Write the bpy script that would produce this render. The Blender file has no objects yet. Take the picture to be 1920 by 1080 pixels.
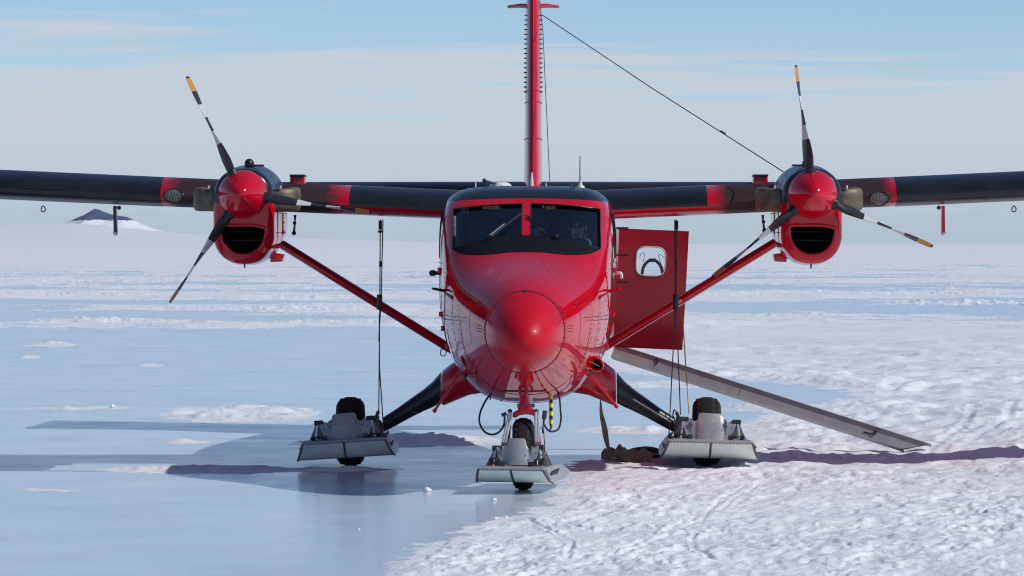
import bpy, bmesh, math, random
import numpy as np
from mathutils import Vector, Matrix
from mathutils.bvhtree import BVHTree

rnd = random.Random(7)
S = bpy.context.scene
COL = S.collection
R = math.radians
PI = math.pi

# ------------------------------------------------------------------ camera
F, H, HY, CY = 8380.0, 2.32, 455.0, -42.0     # focal length in 1920-px units, eye height, horizon row, camera y
cd = bpy.data.cameras.new('camera')
cam = bpy.data.objects.new('camera', cd)
COL.objects.link(cam)
cam.location = (0, CY, H)
cam.rotation_euler = (R(90) - math.atan(85 / F), 0, 0)
cd.sensor_width = 36
cd.lens = 36 * F / 1920
cd.clip_start = 0.5
cd.clip_end = 60000
S.camera = cam

# ------------------------------------------------------------------ sun, sky, exposure
SUN = Vector((0.709, -0.203, 0.676)).normalized()
sl = bpy.data.lights.new('sun', 'SUN')
sl.energy = 3.1
sl.angle = R(0.53)
sl.color = (1.0, 0.975, 0.94)
sun = bpy.data.objects.new('sun', sl)
COL.objects.link(sun)
sun.rotation_euler = SUN.to_track_quat('Z', 'Y').to_euler()

world = bpy.data.worlds.new('World')
S.world = world
world.use_nodes = True
wn, wl = world.node_tree.nodes, world.node_tree.links
wn.clear()
def wnode(t, **k):
    n = wn.new(t)
    for a, b in k.items():
        setattr(n, a, b)
    return n
def wmath(op, a, b=None, c=None, clamp=False):
    n = wn.new('ShaderNodeMath'); n.operation = op; n.use_clamp = clamp
    for i, v in enumerate((a, b, c)):
        if v is None: continue
        if isinstance(v, (int, float)): n.inputs[i].default_value = v
        else: wl.new(v, n.inputs[i])
    return n.outputs[0]
sky = wnode('ShaderNodeTexSky', sky_type='NISHITA', sun_disc=False)
sky.sun_elevation = math.asin(SUN.z)
sky.sun_rotation = math.atan2(SUN.x, SUN.y)
sky.altitude = 3600
sky.air_density = 1.0
sky.dust_density = 0.0
sky.ozone_density = 4.0
tc = wnode('ShaderNodeTexCoord')
sep = wnode('ShaderNodeSeparateXYZ'); wl.new(tc.outputs['Generated'], sep.inputs[0])
zc = wmath('MAXIMUM', sep.outputs[2], 0.0)
den = wmath('ADD', zc, 0.03)
cx = wmath('DIVIDE', sep.outputs[0], den)
cy = wmath('DIVIDE', sep.outputs[1], den)
cmb = wnode('ShaderNodeCombineXYZ')
wl.new(cx, cmb.inputs[0]); wl.new(cy, cmb.inputs[1]); cmb.inputs[2].default_value = 3.7
def wnoise(scale, detail, rough, off, dist=0.4):
    mp = wnode('ShaderNodeMapping'); wl.new(cmb.outputs[0], mp.inputs[0])
    mp.inputs['Location'].default_value = off
    mp.inputs['Scale'].default_value = (0.55, 1, 1)
    n = wnode('ShaderNodeTexNoise'); wl.new(mp.outputs[0], n.inputs['Vector'])
    n.inputs['Scale'].default_value = scale; n.inputs['Detail'].default_value = detail
    n.inputs['Roughness'].default_value = rough; n.inputs['Distortion'].default_value = dist
    return n.outputs[0]
n1 = wnoise(0.75, 7, 0.55, (0, 0, 0))
n2 = wnoise(2.2, 8, 0.6, (5, 2, 1), 0.8)
nn = wmath('ADD', wmath('MULTIPLY', n1, 0.65), wmath('MULTIPLY', n2, 0.35))
# stratus is thicker in the lower air: cover grows where the line of sight grazes the horizon
low = wmath('MULTIPLY_ADD', zc, -8.3, 0.5, clamp=True)
cov = wmath('MULTIPLY_ADD', wmath('ADD', nn, low), 9.0, -5.5, clamp=True)
mixc = wnode('ShaderNodeMix', data_type='RGBA')
wl.new(wmath('MULTIPLY', wmath('MULTIPLY_ADD', n2, 0.5, 0.68, clamp=True), cov), mixc.inputs[0])
hsv = wnode('ShaderNodeHueSaturation')
hsv.inputs['Saturation'].default_value = 1.0
hsv.inputs['Value'].default_value = 1.06
wl.new(sky.outputs[0], hsv.inputs['Color'])
clr = wnode('ShaderNodeMix', data_type='RGBA')       # veil colour: bluer close to the horizon
wl.new(wmath('MULTIPLY', zc, 40.0, clamp=True), clr.inputs[0])
clr.inputs[6].default_value = (4.9, 6.0, 6.95, 1)
clr.inputs[7].default_value = (5.65, 6.35, 7.15, 1)
wl.new(hsv.outputs[0], mixc.inputs[6])
wl.new(clr.outputs[2], mixc.inputs[7])
bg = wnode('ShaderNodeBackground'); bg.inputs['Strength'].default_value = 0.1
wl.new(mixc.outputs[2], bg.inputs['Color'])
wo = wnode('ShaderNodeOutputWorld'); wl.new(bg.outputs[0], wo.inputs['Surface'])

S.view_settings.view_transform = 'Standard'
S.view_settings.look = 'None'
S.view_settings.exposure = 0.0
S.view_settings.gamma = 1.0
S.view_settings.use_curve_mapping = False
S.cycles.use_denoising = True
S.cycles.filter_width = 1.1
S.cycles.max_bounces = 10
S.cycles.transparent_max_bounces = 12
S.cycles.sample_clamp_indirect = 6.0

# ------------------------------------------------------------------ coordinate helpers
AX, AYAW = 0.126, 0.0107
def Wp(px, py, y):
    """world point seen at photo pixel (px, py) when it stands at depth y"""
    d = y - CY
    return Vector(((px - 960) * d / F, y, H - (py - HY) * d / F))
def L(px, py, y):
    """the same in the frame of the aircraft"""
    p = Wp(px, py, y)
    return Vector((p.x - AX - AYAW * y, y, p.z))

# ------------------------------------------------------------------ materials
def mat(name):
    m = bpy.data.materials.new(name); m.use_nodes = True
    nt = m.node_tree
    b = nt.nodes['Principled BSDF']
    return m, nt, b
def tex(nt, scale, detail=5, rough=0.55, coord='Object', sc=(1, 1, 1), dist=0.0):
    t = nt.nodes.new('ShaderNodeTexCoord'); mp = nt.nodes.new('ShaderNodeMapping')
    nt.links.new(t.outputs[coord], mp.inputs[0]); mp.inputs['Scale'].default_value = sc
    n = nt.nodes.new('ShaderNodeTexNoise'); nt.links.new(mp.outputs[0], n.inputs['Vector'])
    n.inputs['Scale'].default_value = scale; n.inputs['Detail'].default_value = detail
    n.inputs['Roughness'].default_value = rough; n.inputs['Distortion'].default_value = dist
    return n.outputs[0]
def ramp(nt, fac, stops, interp='LINEAR'):
    r = nt.nodes.new('ShaderNodeValToRGB'); r.color_ramp.interpolation = interp
    els = r.color_ramp.elements
    while len(els) > 1: els.remove(els[0])
    els[0].position = stops[0][0]; els[0].color = (*stops[0][1], 1)
    for p, c in stops[1:]:
        e = els.new(p); e.color = (*c, 1)
    nt.links.new(fac, r.inputs[0])
    return r.outputs[0]
def nmath(nt, op, a, b=None, c=None, clamp=False):
    n = nt.nodes.new('ShaderNodeMath'); n.operation = op; n.use_clamp = clamp
    for i, v in enumerate((a, b, c)):
        if v is None: continue
        if isinstance(v, (int, float)): n.inputs[i].default_value = v
        else: nt.links.new(v, n.inputs[i])
    return n.outputs[0]
def nmix(nt, f, a, b):
    n = nt.nodes.new('ShaderNodeMix'); n.data_type = 'RGBA'
    for i, v in ((0, f), (6, a), (7, b)):
        if isinstance(v, tuple): n.inputs[i].default_value = (*v, 1)
        elif isinstance(v, (int, float)): n.inputs[i].default_value = v
        else: nt.links.new(v, n.inputs[i])
    return n.outputs[2]
def bump(nt, b, h, strength, dist=0.01):
    n = nt.nodes.new('ShaderNodeBump'); n.inputs['Strength'].default_value = strength
    n.inputs['Distance'].default_value = dist
    nt.links.new(h, n.inputs['Height']); nt.links.new(n.outputs[0], b.inputs['Normal'])
def simple(name, c, rough=0.5, metal=0.0, spec=0.5, var=0.25, vs=9.0, bstr=0.0, bs=60.0, coat=0.0):
    """plain paint, rubber or metal with dirt-scale variation of colour and gloss"""
    m, nt, b = mat(name)
    n = tex(nt, vs, 6, 0.6)
    nt.links.new(ramp(nt, n, [(0.3, tuple(x * (1 - var) for x in c)), (0.7, tuple(min(1, x * (1 + var)) for x in c))]), b.inputs['Base Color'])
    nt.links.new(nmath(nt, 'MULTIPLY_ADD', n, 0.25 * rough, rough * 0.87), b.inputs['Roughness'])
    b.inputs['Metallic'].default_value = metal
    b.inputs['Specular IOR Level'].default_value = spec
    b.inputs['Coat Weight'].default_value = coat
    if bstr: bump(nt, b, tex(nt, bs, 4, 0.6), bstr, 0.004)
    return m

RED = (0.56, 0.0035, 0.016)
def red_paint(name, rough=0.09, wob=0.05, black_above=None, soot_x=None):
    m, nt, b = mat(name)
    n = tex(nt, 2.3, 6, 0.6)
    col = ramp(nt, n, [(0.3, tuple(x * 0.9 for x in RED)), (0.7, tuple(x * 1.08 for x in RED))])
    t = nt.nodes.new('ShaderNodeTexCoord'); sp = nt.nodes.new('ShaderNodeSeparateXYZ')
    nt.links.new(t.outputs['Object'], sp.inputs[0])
    ro = nmath(nt, 'MULTIPLY_ADD', n, rough * 0.5, rough * 0.75)
    if black_above:
        z0, k = black_above         # the painted border arches down towards the sides
        x2 = nmath(nt, 'MULTIPLY', sp.outputs[0], sp.outputs[0])
        e = nmath(nt, 'ADD', nmath(nt, 'MULTIPLY', x2, k), sp.outputs[2])
        f = nmath(nt, 'MULTIPLY', nmath(nt, 'SUBTRACT', e, z0), 400.0, clamp=True)
        col = nmix(nt, f, col, (0.012, 0.0125, 0.016))
        ro = nmath(nt, 'MULTIPLY_ADD', f, 0.2, ro)
    if soot_x:                      # exhaust soot that fades out along the span, blown unevenly
        x0, w = soot_x
        ax = nmath(nt, 'ABSOLUTE', sp.outputs[0])
        dx = nmath(nt, 'ABSOLUTE', nmath(nt, 'SUBTRACT', ax, x0))
        sn = tex(nt, 5.0, 6, 0.65, sc=(1, 0.4, 1.6))
        f = nmath(nt, 'DIVIDE', nmath(nt, 'SUBTRACT', w, dx), 0.26)
        f = nmath(nt, 'ADD', f, nmath(nt, 'MULTIPLY', nmath(nt, 'SUBTRACT', sn, 0.5), 1.3))
        f = nmath(nt, 'MULTIPLY_ADD', f, 1.5, 0.12, clamp=True)
        col = nmix(nt, nmath(nt, 'MULTIPLY', f, 0.96), col, (0.011, 0.009, 0.008))
        ro = nmath(nt, 'MULTIPLY_ADD', f, 0.4, ro)
    nt.links.new(col, b.inputs['Base Color'])
    nt.links.new(ro, b.inputs['Roughness'])
    b.inputs['IOR'].default_value = 1.5
    bump(nt, b, tex(nt, 1.7, 3, 0.5), wob, 0.05)
    return m

M_FUS = red_paint('red_fuselage_paint', 0.035, 0.035, (2.752, 0.05))
M_RED = red_paint('red_gloss_paint', 0.12, 0.03)
M_RADOME = red_paint('red_radome_paint', 0.42, 0.02)
M_RADOME.node_tree.nodes['Principled BSDF'].inputs['Coat Weight'].default_value = 0.10
M_RADOME.node_tree.nodes['Principled BSDF'].inputs['Coat Roughness'].default_value = 0.07
M_RADOME.node_tree.nodes['Principled BSDF'].inputs['Specular IOR Level'].default_value = 0.22
_nt = M_RADOME.node_tree; _b = _nt.nodes['Principled BSDF']
_t = _nt.nodes.new('ShaderNodeTexCoord'); _s = _nt.nodes.new('ShaderNodeSeparateXYZ'); _nt.links.new(_t.outputs['Object'], _s.inputs[0])
_f = nmath(_nt, 'MULTIPLY_ADD', _s.outputs[1], 3.2, 3.2 * 1.20, clamp=True)
_nt.links.new(nmath(_nt, 'MULTIPLY_ADD', _f, -0.34, 0.42), _b.inputs['Roughness'])
_nt.links.new(nmath(_nt, 'MULTIPLY_ADD', _f, 0.26, 0.20), _b.inputs['Specular IOR Level'])
M_FIN = red_paint('red_fin_paint', 0.14, 0.03)
M_NAC = red_paint('red_nacelle_paint', 0.06, 0.012, (2.715, 0.0))
M_WING = red_paint('red_wing_paint', 0.2, 0.03, None, (2.85, 0.93))
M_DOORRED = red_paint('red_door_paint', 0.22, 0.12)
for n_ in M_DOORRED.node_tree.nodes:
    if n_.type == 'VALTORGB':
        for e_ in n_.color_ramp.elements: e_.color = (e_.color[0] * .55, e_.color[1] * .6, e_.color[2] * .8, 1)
M_BOOT = simple('black_deice_rubber', (0.010, 0.0108, 0.0135), 0.34, var=0.55, vs=2.5, spec=0.5)
M_BLACK = simple('black_satin', (0.012, 0.012, 0.014), 0.4, var=0.3)
M_GLARE = simple('antiglare_black', (0.009, 0.010, 0.015), 0.75, var=0.25, spec=0.08)
M_LEG = simple('black_leg_paint', (0.012, 0.012, 0.013), 0.35, var=0.3)
M_TYRE = simple('tyre_rubber', (0.013, 0.012, 0.012), 0.75, var=0.35, bstr=0.4, spec=0.3)
M_ALU = simple('dull_ski_alloy', (0.40, 0.40, 0.405), 0.42, metal=0.3, var=0.12, vs=14)
M_ALUD = simple('ski_bracket_alloy', (0.2, 0.2, 0.205), 0.45, metal=0.4, var=0.2, vs=14)
M_TRIM = simple('ski_edge_steel', (0.12, 0.12, 0.12), 0.4, metal=0.6, var=0.2)
M_SOLE = simple('pale_ski_sole', (0.76, 0.82, 0.74), 0.42, var=0.07, vs=6)
M_CHROME = simple('polished_strut', (0.78, 0.74, 0.70), 0.3, metal=0.6, var=0.08)
M_STEEL = simple('dark_steel', (0.07, 0.07, 0.075), 0.4, metal=0.6, var=0.25)
M_HEAT = simple('heat_stained_exhaust', (0.17, 0.135, 0.088), 0.55, metal=0.55, var=0.4, vs=12, bstr=0.3, bs=30)
M_WHITE = simple('white_enamel', (0.72, 0.71, 0.68), 0.35, var=0.08)
M_CREAM = simple('worn_white_whip', (0.55, 0.50, 0.42), 0.5, var=0.25, vs=20)
M_HOSE = simple('black_hose', (0.012, 0.012, 0.014), 0.45)
M_ROPE = simple('grey_cable', (0.05, 0.05, 0.055), 0.5, var=0.3)
M_ROPEY = simple('yellow_rope', (0.45, 0.36, 0.10), 0.7, var=0.25)
M_SEAM = simple('seam_sealant', (0.05, 0.003, 0.006), 0.6)
M_INT = simple('cockpit_lining', (0.03, 0.033, 0.037), 0.8, var=0.3)
M_CAVE = simple('intake_dark', (0.006, 0.006, 0.006), 0.8)
M_SEAT = simple('seat_fabric', (0.045, 0.042, 0.04), 0.9, var=0.3)
M_AMBER = simple('amber_visor', (0.55, 0.27, 0.03), 0.4, var=0.15)
M_YEL = simple('bright_yellow_tape', (0.72, 0.86, 0.0), 0.5, var=0.05)
M_RAMP = simple('grey_ramp_metal', (0.40, 0.40, 0.395), 0.5, metal=0.25, var=0.14, vs=6)
M_OLIVE = simple('olive_webbing', (0.32, 0.29, 0.19), 0.9, var=0.5, vs=9, bstr=0.5, bs=90)
M_BAG = simple('dark_bag_fabric', (0.018, 0.018, 0.016), 0.8, var=0.3)
M_SKIN = simple('skin', (0.72, 0.38, 0.27), 0.5, var=0.12)
M_HAIR = simple('dark_hair', (0.015, 0.011, 0.009), 0.6, var=0.4, vs=40)
M_SCARF = simple('grey_green_scarf', (0.085, 0.105, 0.1), 0.95, var=0.4, vs=50, bstr=0.6, bs=120)
M_JACKET = simple('dark_jacket', (0.02, 0.022, 0.028), 0.8, var=0.3)
M_CAP = simple('brown_cap_felt', (0.06, 0.05, 0.045), 0.9, var=0.3)
M_STRAPB = simple('brown_leather', (0.2, 0.075, 0.035), 0.6, var=0.2)
M_LAMP = simple('lamp_lens', (0.1, 0.1, 0.09), 0.15, var=0.3)
M_BULB = simple('lamp_reflector', (0.30, 0.28, 0.22), 0.35, metal=0.3)
M_INK = simple('black_lettering', (0.01, 0.01, 0.01), 0.6)

def glass(name, tint, refl=1.0):
    m, nt, b = mat(name)
    out = nt.nodes['Material Output']
    nt.nodes.remove(b)
    tr = nt.nodes.new('ShaderNodeBsdfTransparent'); tr.inputs[0].default_value = (*tint, 1)
    gl = nt.nodes.new('ShaderNodeBsdfGlossy'); gl.inputs['Roughness'].default_value = 0.03
    fr = nt.nodes.new('ShaderNodeFresnel'); fr.inputs[0].default_value = 1.5
    mx = nt.nodes.new('ShaderNodeMixShader')
    nt.links.new(nmath(nt, 'MULTIPLY', fr.outputs[0], refl), mx.inputs[0])
    nt.links.new(tr.outputs[0], mx.inputs[1]); nt.links.new(gl.outputs[0], mx.inputs[2])
    nt.links.new(mx.outputs[0], out.inputs['Surface'])
    return m
M_GLASS = glass('windscreen_glass', (0.95, 0.97, 0.97), 0.2)
M_SGLASS = glass('side_window_glass', (0.5, 0.55, 0.6))

m_, nt_, b_ = mat('propeller_blade_paint')        # banded paint along the blade
t_ = nt_.nodes.new('ShaderNodeTexCoord'); s_ = nt_.nodes.new('ShaderNodeSeparateXYZ')
nt_.links.new(t_.outputs['Object'], s_.inputs[0])
bk, wh, og = (0.012, 0.012, 0.015), (0.68, 0.67, 0.65), (0.62, 0.27, 0.02)
c_ = ramp(nt_, nmath(nt_, 'DIVIDE', s_.outputs[0], 1.3), [(0, bk), (0.425, wh), (0.535, bk), (0.65, wh), (0.76, bk), (0.875, og), (0.984, bk)], 'CONSTANT')
wear = tex(nt_, 14, 6, 0.7, sc=(0.5, 2, 1))
nt_.links.new(nmix(nt_, nmath(nt_, 'MULTIPLY', wear, 0.16), c_, (0.12, 0.1, 0.09)), b_.inputs['Base Color'])
b_.inputs['Roughness'].default_value = 0.4
M_BLADE = m_

# ------------------------------------------------------------------ mesh helpers
class MB:
    """collects primitive shapes and links them as one mesh object"""
    def __init__(s): s.v = []; s.f = []
    def add(s, v, f):
        o = len(s.v); s.v += [tuple(p) for p in v]; s.f += [tuple(i + o for i in q) for q in f]; return s
    def loft(s, rings, cap=(True, True), closed=True):
        n = len(rings[0]); v = [p for r in rings for p in r]; f = []
        for i in range(len(rings) - 1):
            for j in range(n if closed else n - 1):
                a, b = i * n + j, i * n + (j + 1) % n
                f.append((a, b, b + n, a + n))
        if closed and cap[0]: f.append(tuple(range(n))[::-1])
        if closed and cap[1]: f.append(tuple(range((len(rings) - 1) * n, len(rings) * n)))
        return s.add(v, f)
    def tube(s, path, r, n=10, cap=True, flat=1.0, closed=False, up=None):
        P = [Vector(p) for p in path]; k = len(P)
        rad = r if isinstance(r, (list, tuple)) else [r] * k
        rings = []; prev = up
        for i, p in enumerate(P):
            if closed: t = P[(i + 1) % k] - P[i - 1]
            else: t = (P[min(i + 1, k - 1)] - P[max(i - 1, 0)])
            t = t.normalized()
            if prev is None:
                prev = Vector((0, 0, 1)) if abs(t.z) < 0.9 else Vector((0, 1, 0))
            prev = Vector(prev)
            a = (prev - t * prev.dot(t)).normalized(); b = t.cross(a); prev = a
            rings.append([p + a * (math.cos(2 * PI * j / n) * rad[i]) + b * (math.sin(2 * PI * j / n) * rad[i] * flat) for j in range(n)])
        if closed: rings.append(rings[0]); return s.loft(rings, (False, False))
        return s.loft(rings, (cap, cap))
    def box(s, c, d, m=None):
        c = Vector(c); v = []
        for x in (-1, 1):
            for y in (-1, 1):
                for z in (-1, 1):
                    q = Vector((x * d[0] / 2, y * d[1] / 2, z * d[2] / 2))
                    if m is not None: q = m @ q
                    v.append(c + q)
        return s.add(v, [(0, 1, 3, 2), (4, 6, 7, 5), (0, 4, 5, 1), (2, 3, 7, 6), (0, 2, 6, 4), (1, 5, 7, 3)])
    def prism(s, poly, y0, y1, lean=0.0):
        """outline (x, z) drawn in the frontal plane, extruded from y0 to y1; lean tips the top backwards"""
        zb = min(p[1] for p in poly)
        return s.loft([[(x, y0 + lean * (z - zb), z) for x, z in poly], [(x, y1 + lean * (z - zb), z) for x, z in poly]])
    def ball(s, c, r, n=12, m=8):
        c = Vector(c); rr = r if isinstance(r, (list, tuple)) else (r, r, r); rings = []
        for i in range(1, m):
            a = PI * i / m
            rings.append([c + Vector((rr[0] * math.sin(a) * math.cos(2 * PI * j / n), rr[1] * math.sin(a) * math.sin(2 * PI * j / n), rr[2] * math.cos(a))) for j in range(n)])
        v = [p for q in rings for p in q] + [c + Vector((0, 0, rr[2])), c - Vector((0, 0, rr[2]))]
        f = [(i * n + j, i * n + (j + 1) % n, (i + 1) * n + (j + 1) % n, (i + 1) * n + j) for i in range(m - 2) for j in range(n)]
        t, b = len(v) - 2, len(v) - 1
        f += [(t, (j + 1) % n, j) for j in range(n)] + [(b, (m - 2) * n + j, (m - 2) * n + (j + 1) % n) for j in range(n)]
        return s.add(v, f)
    def mirror(s):
        s.v = [(-x, y, z) for x, y, z in s.v]; s.f = [q[::-1] for q in s.f]; return s
    def xf(s, m):
        s.v = [tuple(m @ Vector(p)) for p in s.v]; return s
    def build(s, name, m, parent=None, bevel=0.0, sharp=38, smooth=True):
        me = bpy.data.meshes.new(name)
        me.from_pydata(s.v, [], s.f)
        return finish(name, me, m, parent, bevel, sharp, smooth)
def finish(name, me, m, parent=None, bevel=0.0, sharp=38, smooth=True, recalc=True):
    bm = bmesh.new(); bm.from_mesh(me)
    bmesh.ops.remove_doubles(bm, verts=bm.verts, dist=1e-5)
    if recalc: bmesh.ops.recalc_face_normals(bm, faces=bm.faces)
    if bevel:
        es = [e for e in bm.edges if len(e.link_faces) == 2 and e.calc_face_angle(0) > R(30)]
        bmesh.ops.bevel(bm, geom=es, offset=bevel, segments=2, affect='EDGES', profile=0.6, clamp_overlap=True)
    for q in bm.faces: q.smooth = smooth
    for e in bm.edges:
        e.smooth = not (len(e.link_faces) == 2 and e.calc_face_angle(0) > R(sharp))
    bm.to_mesh(me); bm.free()
    if m is not None and not me.materials: me.materials.append(m)
    o = bpy.data.objects.new(name, me); COL.objects.link(o)
    if parent: o.parent = parent
    return o
def thing(name, label, cat, loc=(0, 0, 0), group=None):
    o = bpy.data.objects.new(name, None); COL.objects.link(o)
    o.location = loc; o['label'] = label; o['category'] = cat
    if group: o['group'] = group
    return o
def tag(o, label, cat, group=None):
    o['label'] = label; o['category'] = cat
    if group: o['group'] = group
    return o
def structure(o): o['kind'] = 'structure'; return o
def catmull(pts, n=8, closed=False):
    P = [Vector(p) for p in pts]; k = len(P); out = []
    for i in range(k if closed else k - 1):
        if closed: p0, p1, p2, p3 = P[i - 1], P[i], P[(i + 1) % k], P[(i + 2) % k]
        else: p0, p1, p2, p3 = P[max(i - 1, 0)], P[i], P[i + 1], P[min(i + 2, k - 1)]
        for j in range(n):
            t = j / n
            out.append(0.5 * ((2 * p1) + (p2 - p0) * t + (2 * p0 - 5 * p1 + 4 * p2 - p3) * t * t + (3 * p1 - p0 - 3 * p2 + p3) * t ** 3))
    if not closed: out.append(P[-1])
    return out
def pchip(xs, ys, q):
    xs, ys = np.array(xs, float), np.array(ys, float); h = np.diff(xs); d = np.diff(ys) / h
    m = np.zeros(len(xs)); m[0], m[-1] = d[0], d[-1]
    for i in range(1, len(xs) - 1):
        if d[i - 1] * d[i] > 0:
            w1, w2 = 2 * h[i] + h[i - 1], h[i] + 2 * h[i - 1]
            m[i] = (w1 + w2) / (w1 / d[i - 1] + w2 / d[i])
    k = np.clip(np.searchsorted(xs, q) - 1, 0, len(xs) - 2); t = (q - xs[k]) / h[k]
    return ((1 + 2 * t) * (1 - t) ** 2 * ys[k] + t * (1 - t) ** 2 * h[k] * m[k] + t * t * (3 - 2 * t) * ys[k + 1] + t * t * (t - 1) * h[k] * m[k + 1])
def boolean(o, cutters):
    for c in cutters:
        md = o.modifiers.new('cut', 'BOOLEAN'); md.object = c; md.operation = 'DIFFERENCE'; md.solver = 'EXACT'
    dg = bpy.context.evaluated_depsgraph_get(); dg.update()
    me = bpy.data.meshes.new_from_object(o.evaluated_get(dg))
    o.modifiers.clear(); old = o.data; o.data = me; bpy.data.meshes.remove(old)
    for c in cutters: bpy.data.objects.remove(c, do_unlink=True)
    bm = bmesh.new(); bm.from_mesh(me)
    for q in bm.faces: q.smooth = True
    for e in bm.edges: e.smooth = not (len(e.link_faces) == 2 and (e.calc_face_angle(0) > R(35) or e.link_faces[0].material_index != e.link_faces[1].material_index))
    bm.to_mesh(me); bm.free()
    return o

# ------------------------------------------------------------------ the ground: one sheet of ice and snow
def vnoise(x, y, seed):
    xi, yi = np.floor(x), np.floor(y); fx, fy = x - xi, y - yi
    xi = xi.astype(np.int64); yi = yi.astype(np.int64)
    def h(a, b):
        n = (a * 374761393 + b * 668265263 + seed * 974711) & 0x7fffffff
        n = ((n ^ (n >> 13)) * 1274126177) & 0x7fffffff
        return ((n ^ (n >> 16)) & 0xffff).astype(np.float32) / 65535.0
    u, v = fx * fx * fx * (fx * (fx * 6 - 15) + 10), fy * fy * fy * (fy * (fy * 6 - 15) + 10)
    return (h(xi, yi) * (1 - u) + h(xi + 1, yi) * u) * (1 - v) + (h(xi, yi + 1) * (1 - u) + h(xi + 1, yi + 1) * u) * v - 0.5
def fbm(x, y, wl, octs, seed, gain=0.5, sx=1.0, sy=1.0, spacing=None):
    out = np.zeros_like(x); a = 1.0
    for i in range(octs):
        w = wl / (2 ** i); c, s_ = math.cos(0.5 + i * 1.3), math.sin(0.5 + i * 1.3)
        xx, yy = x / (w * sx), y / (w * sy)
        if sx == sy == 1.0: xx, yy = xx * c - yy * s_, xx * s_ + yy * c
        n = vnoise(xx + i * 17.3, yy - i * 9.1, seed + i) * a
        if spacing is not None: n = n * np.clip((w * sy) / (2.2 * spacing) - 0.5, 0, 1)
        out += n; a *= gain
    return out
def sstep(a, b, x):
    t = np.clip((x - a) / (b - a), 0, 1); return t * t * (3 - 2 * t)
def ip(x, xs, ys): return np.interp(x, xs, ys)

# soft outlines of the ice fields; laid out on flat ground in metres from eye-level survey points
def snow_cover(x, y):
    d = np.maximum(y - CY, 9.0)
    px, py = 960 + F * x / d, HY + F * H / d
    n1 = fbm(x, y, 2.6, 4, 11, 0.6, 1.0, 2.2); n2 = fbm(x, y, 0.5, 4, 31, 0.6, 1.0, 1.7)
    n3 = fbm(x, y, 0.16, 3, 37, 0.65, 1.0, 1.5)
    ragged = n1 * 1.0 + n2 * 0.95 + n3 * 0.6 + 1.5 * fbm(x, y, 5.0, 4, 39, 0.65, 1.2, 1.6) * sstep(95, 115, d)
    Rr = ip(py, [600, 680, 692, 703, 714, 730, 745, 762, 776, 792, 806, 824, 842, 852, 860, 870, 885, 905, 930, 955, 985, 1020, 1050, 1080, 1400],
            [1000, 1050, 1175, 1215, 1400, 1590, 1600, 1500, 1430, 1390, 1370, 1390, 1350, 1230, 1130, 1085, 1066, 1060, 1035, 985, 900, 800, 740, 690, 400])
    ice = np.minimum((Rr - px) / 55.0, (py - 617) / 7.0)
    ice = np.where(py < 690, np.minimum(ice, (860 - px) / 30.0 + 1.0), ice)
    c2 = ip(px, [-400, 0, 300, 600, 820, 1000], [588, 588, 592, 594, 598, 600]); w2 = ip(px, [-400, 0, 820, 900], [14, 13, 5, 1])
    ice = np.maximum(ice, 1.3 - np.abs(py - c2) / w2 * 1.3)
    c3 = ip(px, [1000, 1290, 1600, 1920, 2400], [566, 575, 580, 584, 586]); w3 = ip(px, [900, 1290, 1920, 2400], [4, 8, 11, 10])
    ice = np.maximum(ice, 1.2 - np.abs(py - c3) / w3 * 1.2)
    c4 = 546 + 0 * px; ice = np.maximum(ice, 0.35 - np.abs(py - c4) / 5.0 - np.abs(px - 700) / 400)
    for (ex, ey, rx, ry, k) in ((450, 776, 170, 15, 1.3), (760, 826, 210, 13, 1.2), (375, 881, 190, 8, 1.2), (640, 881, 130, 4, 0.9), (1240, 722, 120, 7, 1.0), (1180, 806, 110, 7, 0.9),
                                (210, 765, 50, 4, 1.0), (95, 648, 60, 4, 1.1), (120, 766, 70, 3, .8), (285, 685, 20, 3, 1), (60, 670, 16, 3, 1), (340, 830, 60, 3, 0.7), (1420, 765, 90, 8, 0.7), (100, 920, 60, 3, .5), (860, 604, 60, 9, 1.0)):
        e = 1.0 - np.sqrt(((px - ex) / rx) ** 2 + ((py - ey) / ry) ** 2)
        ice = np.minimum(ice, np.where(e > -1, -e * 2.4 * k, 9))
    far = fbm(x, y, 16, 4, 51, 0.6, 1.6, 2.4)
    rr0 = np.hypot(x, y - CY)
    ice = np.where(py < 572, np.maximum(ice, (far - 0.33) * 2.6 * sstep(575, 560, py)), ice)
    ice = ice - 6.0 * sstep(350, 900, rr0)
    v = ragged * 0.95 - ice
    return sstep(-0.34, 0.40, v), px, py, v
def far_rise(x, y):
    r = np.hypot(x, y - CY); p = 960 + F * x / np.maximum(y - CY, 50)
    p = np.where(y - CY < 50, 3000, p)
    h = 15.5 * np.exp(-((p - 105) / np.where(p < 105, 900, 175)) ** 2) + 9.0 * np.exp(-((p - 250) / 420) ** 2)
    h = h * sstep(3300, 6000, r) * np.where(y > 1000, 1, 0)
    near = 4.0 * sstep(1500, 3600, r) * np.exp(-((p - 100) / 900) ** 2) * np.where(y > 600, 1, 0)
    return h + near
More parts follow.
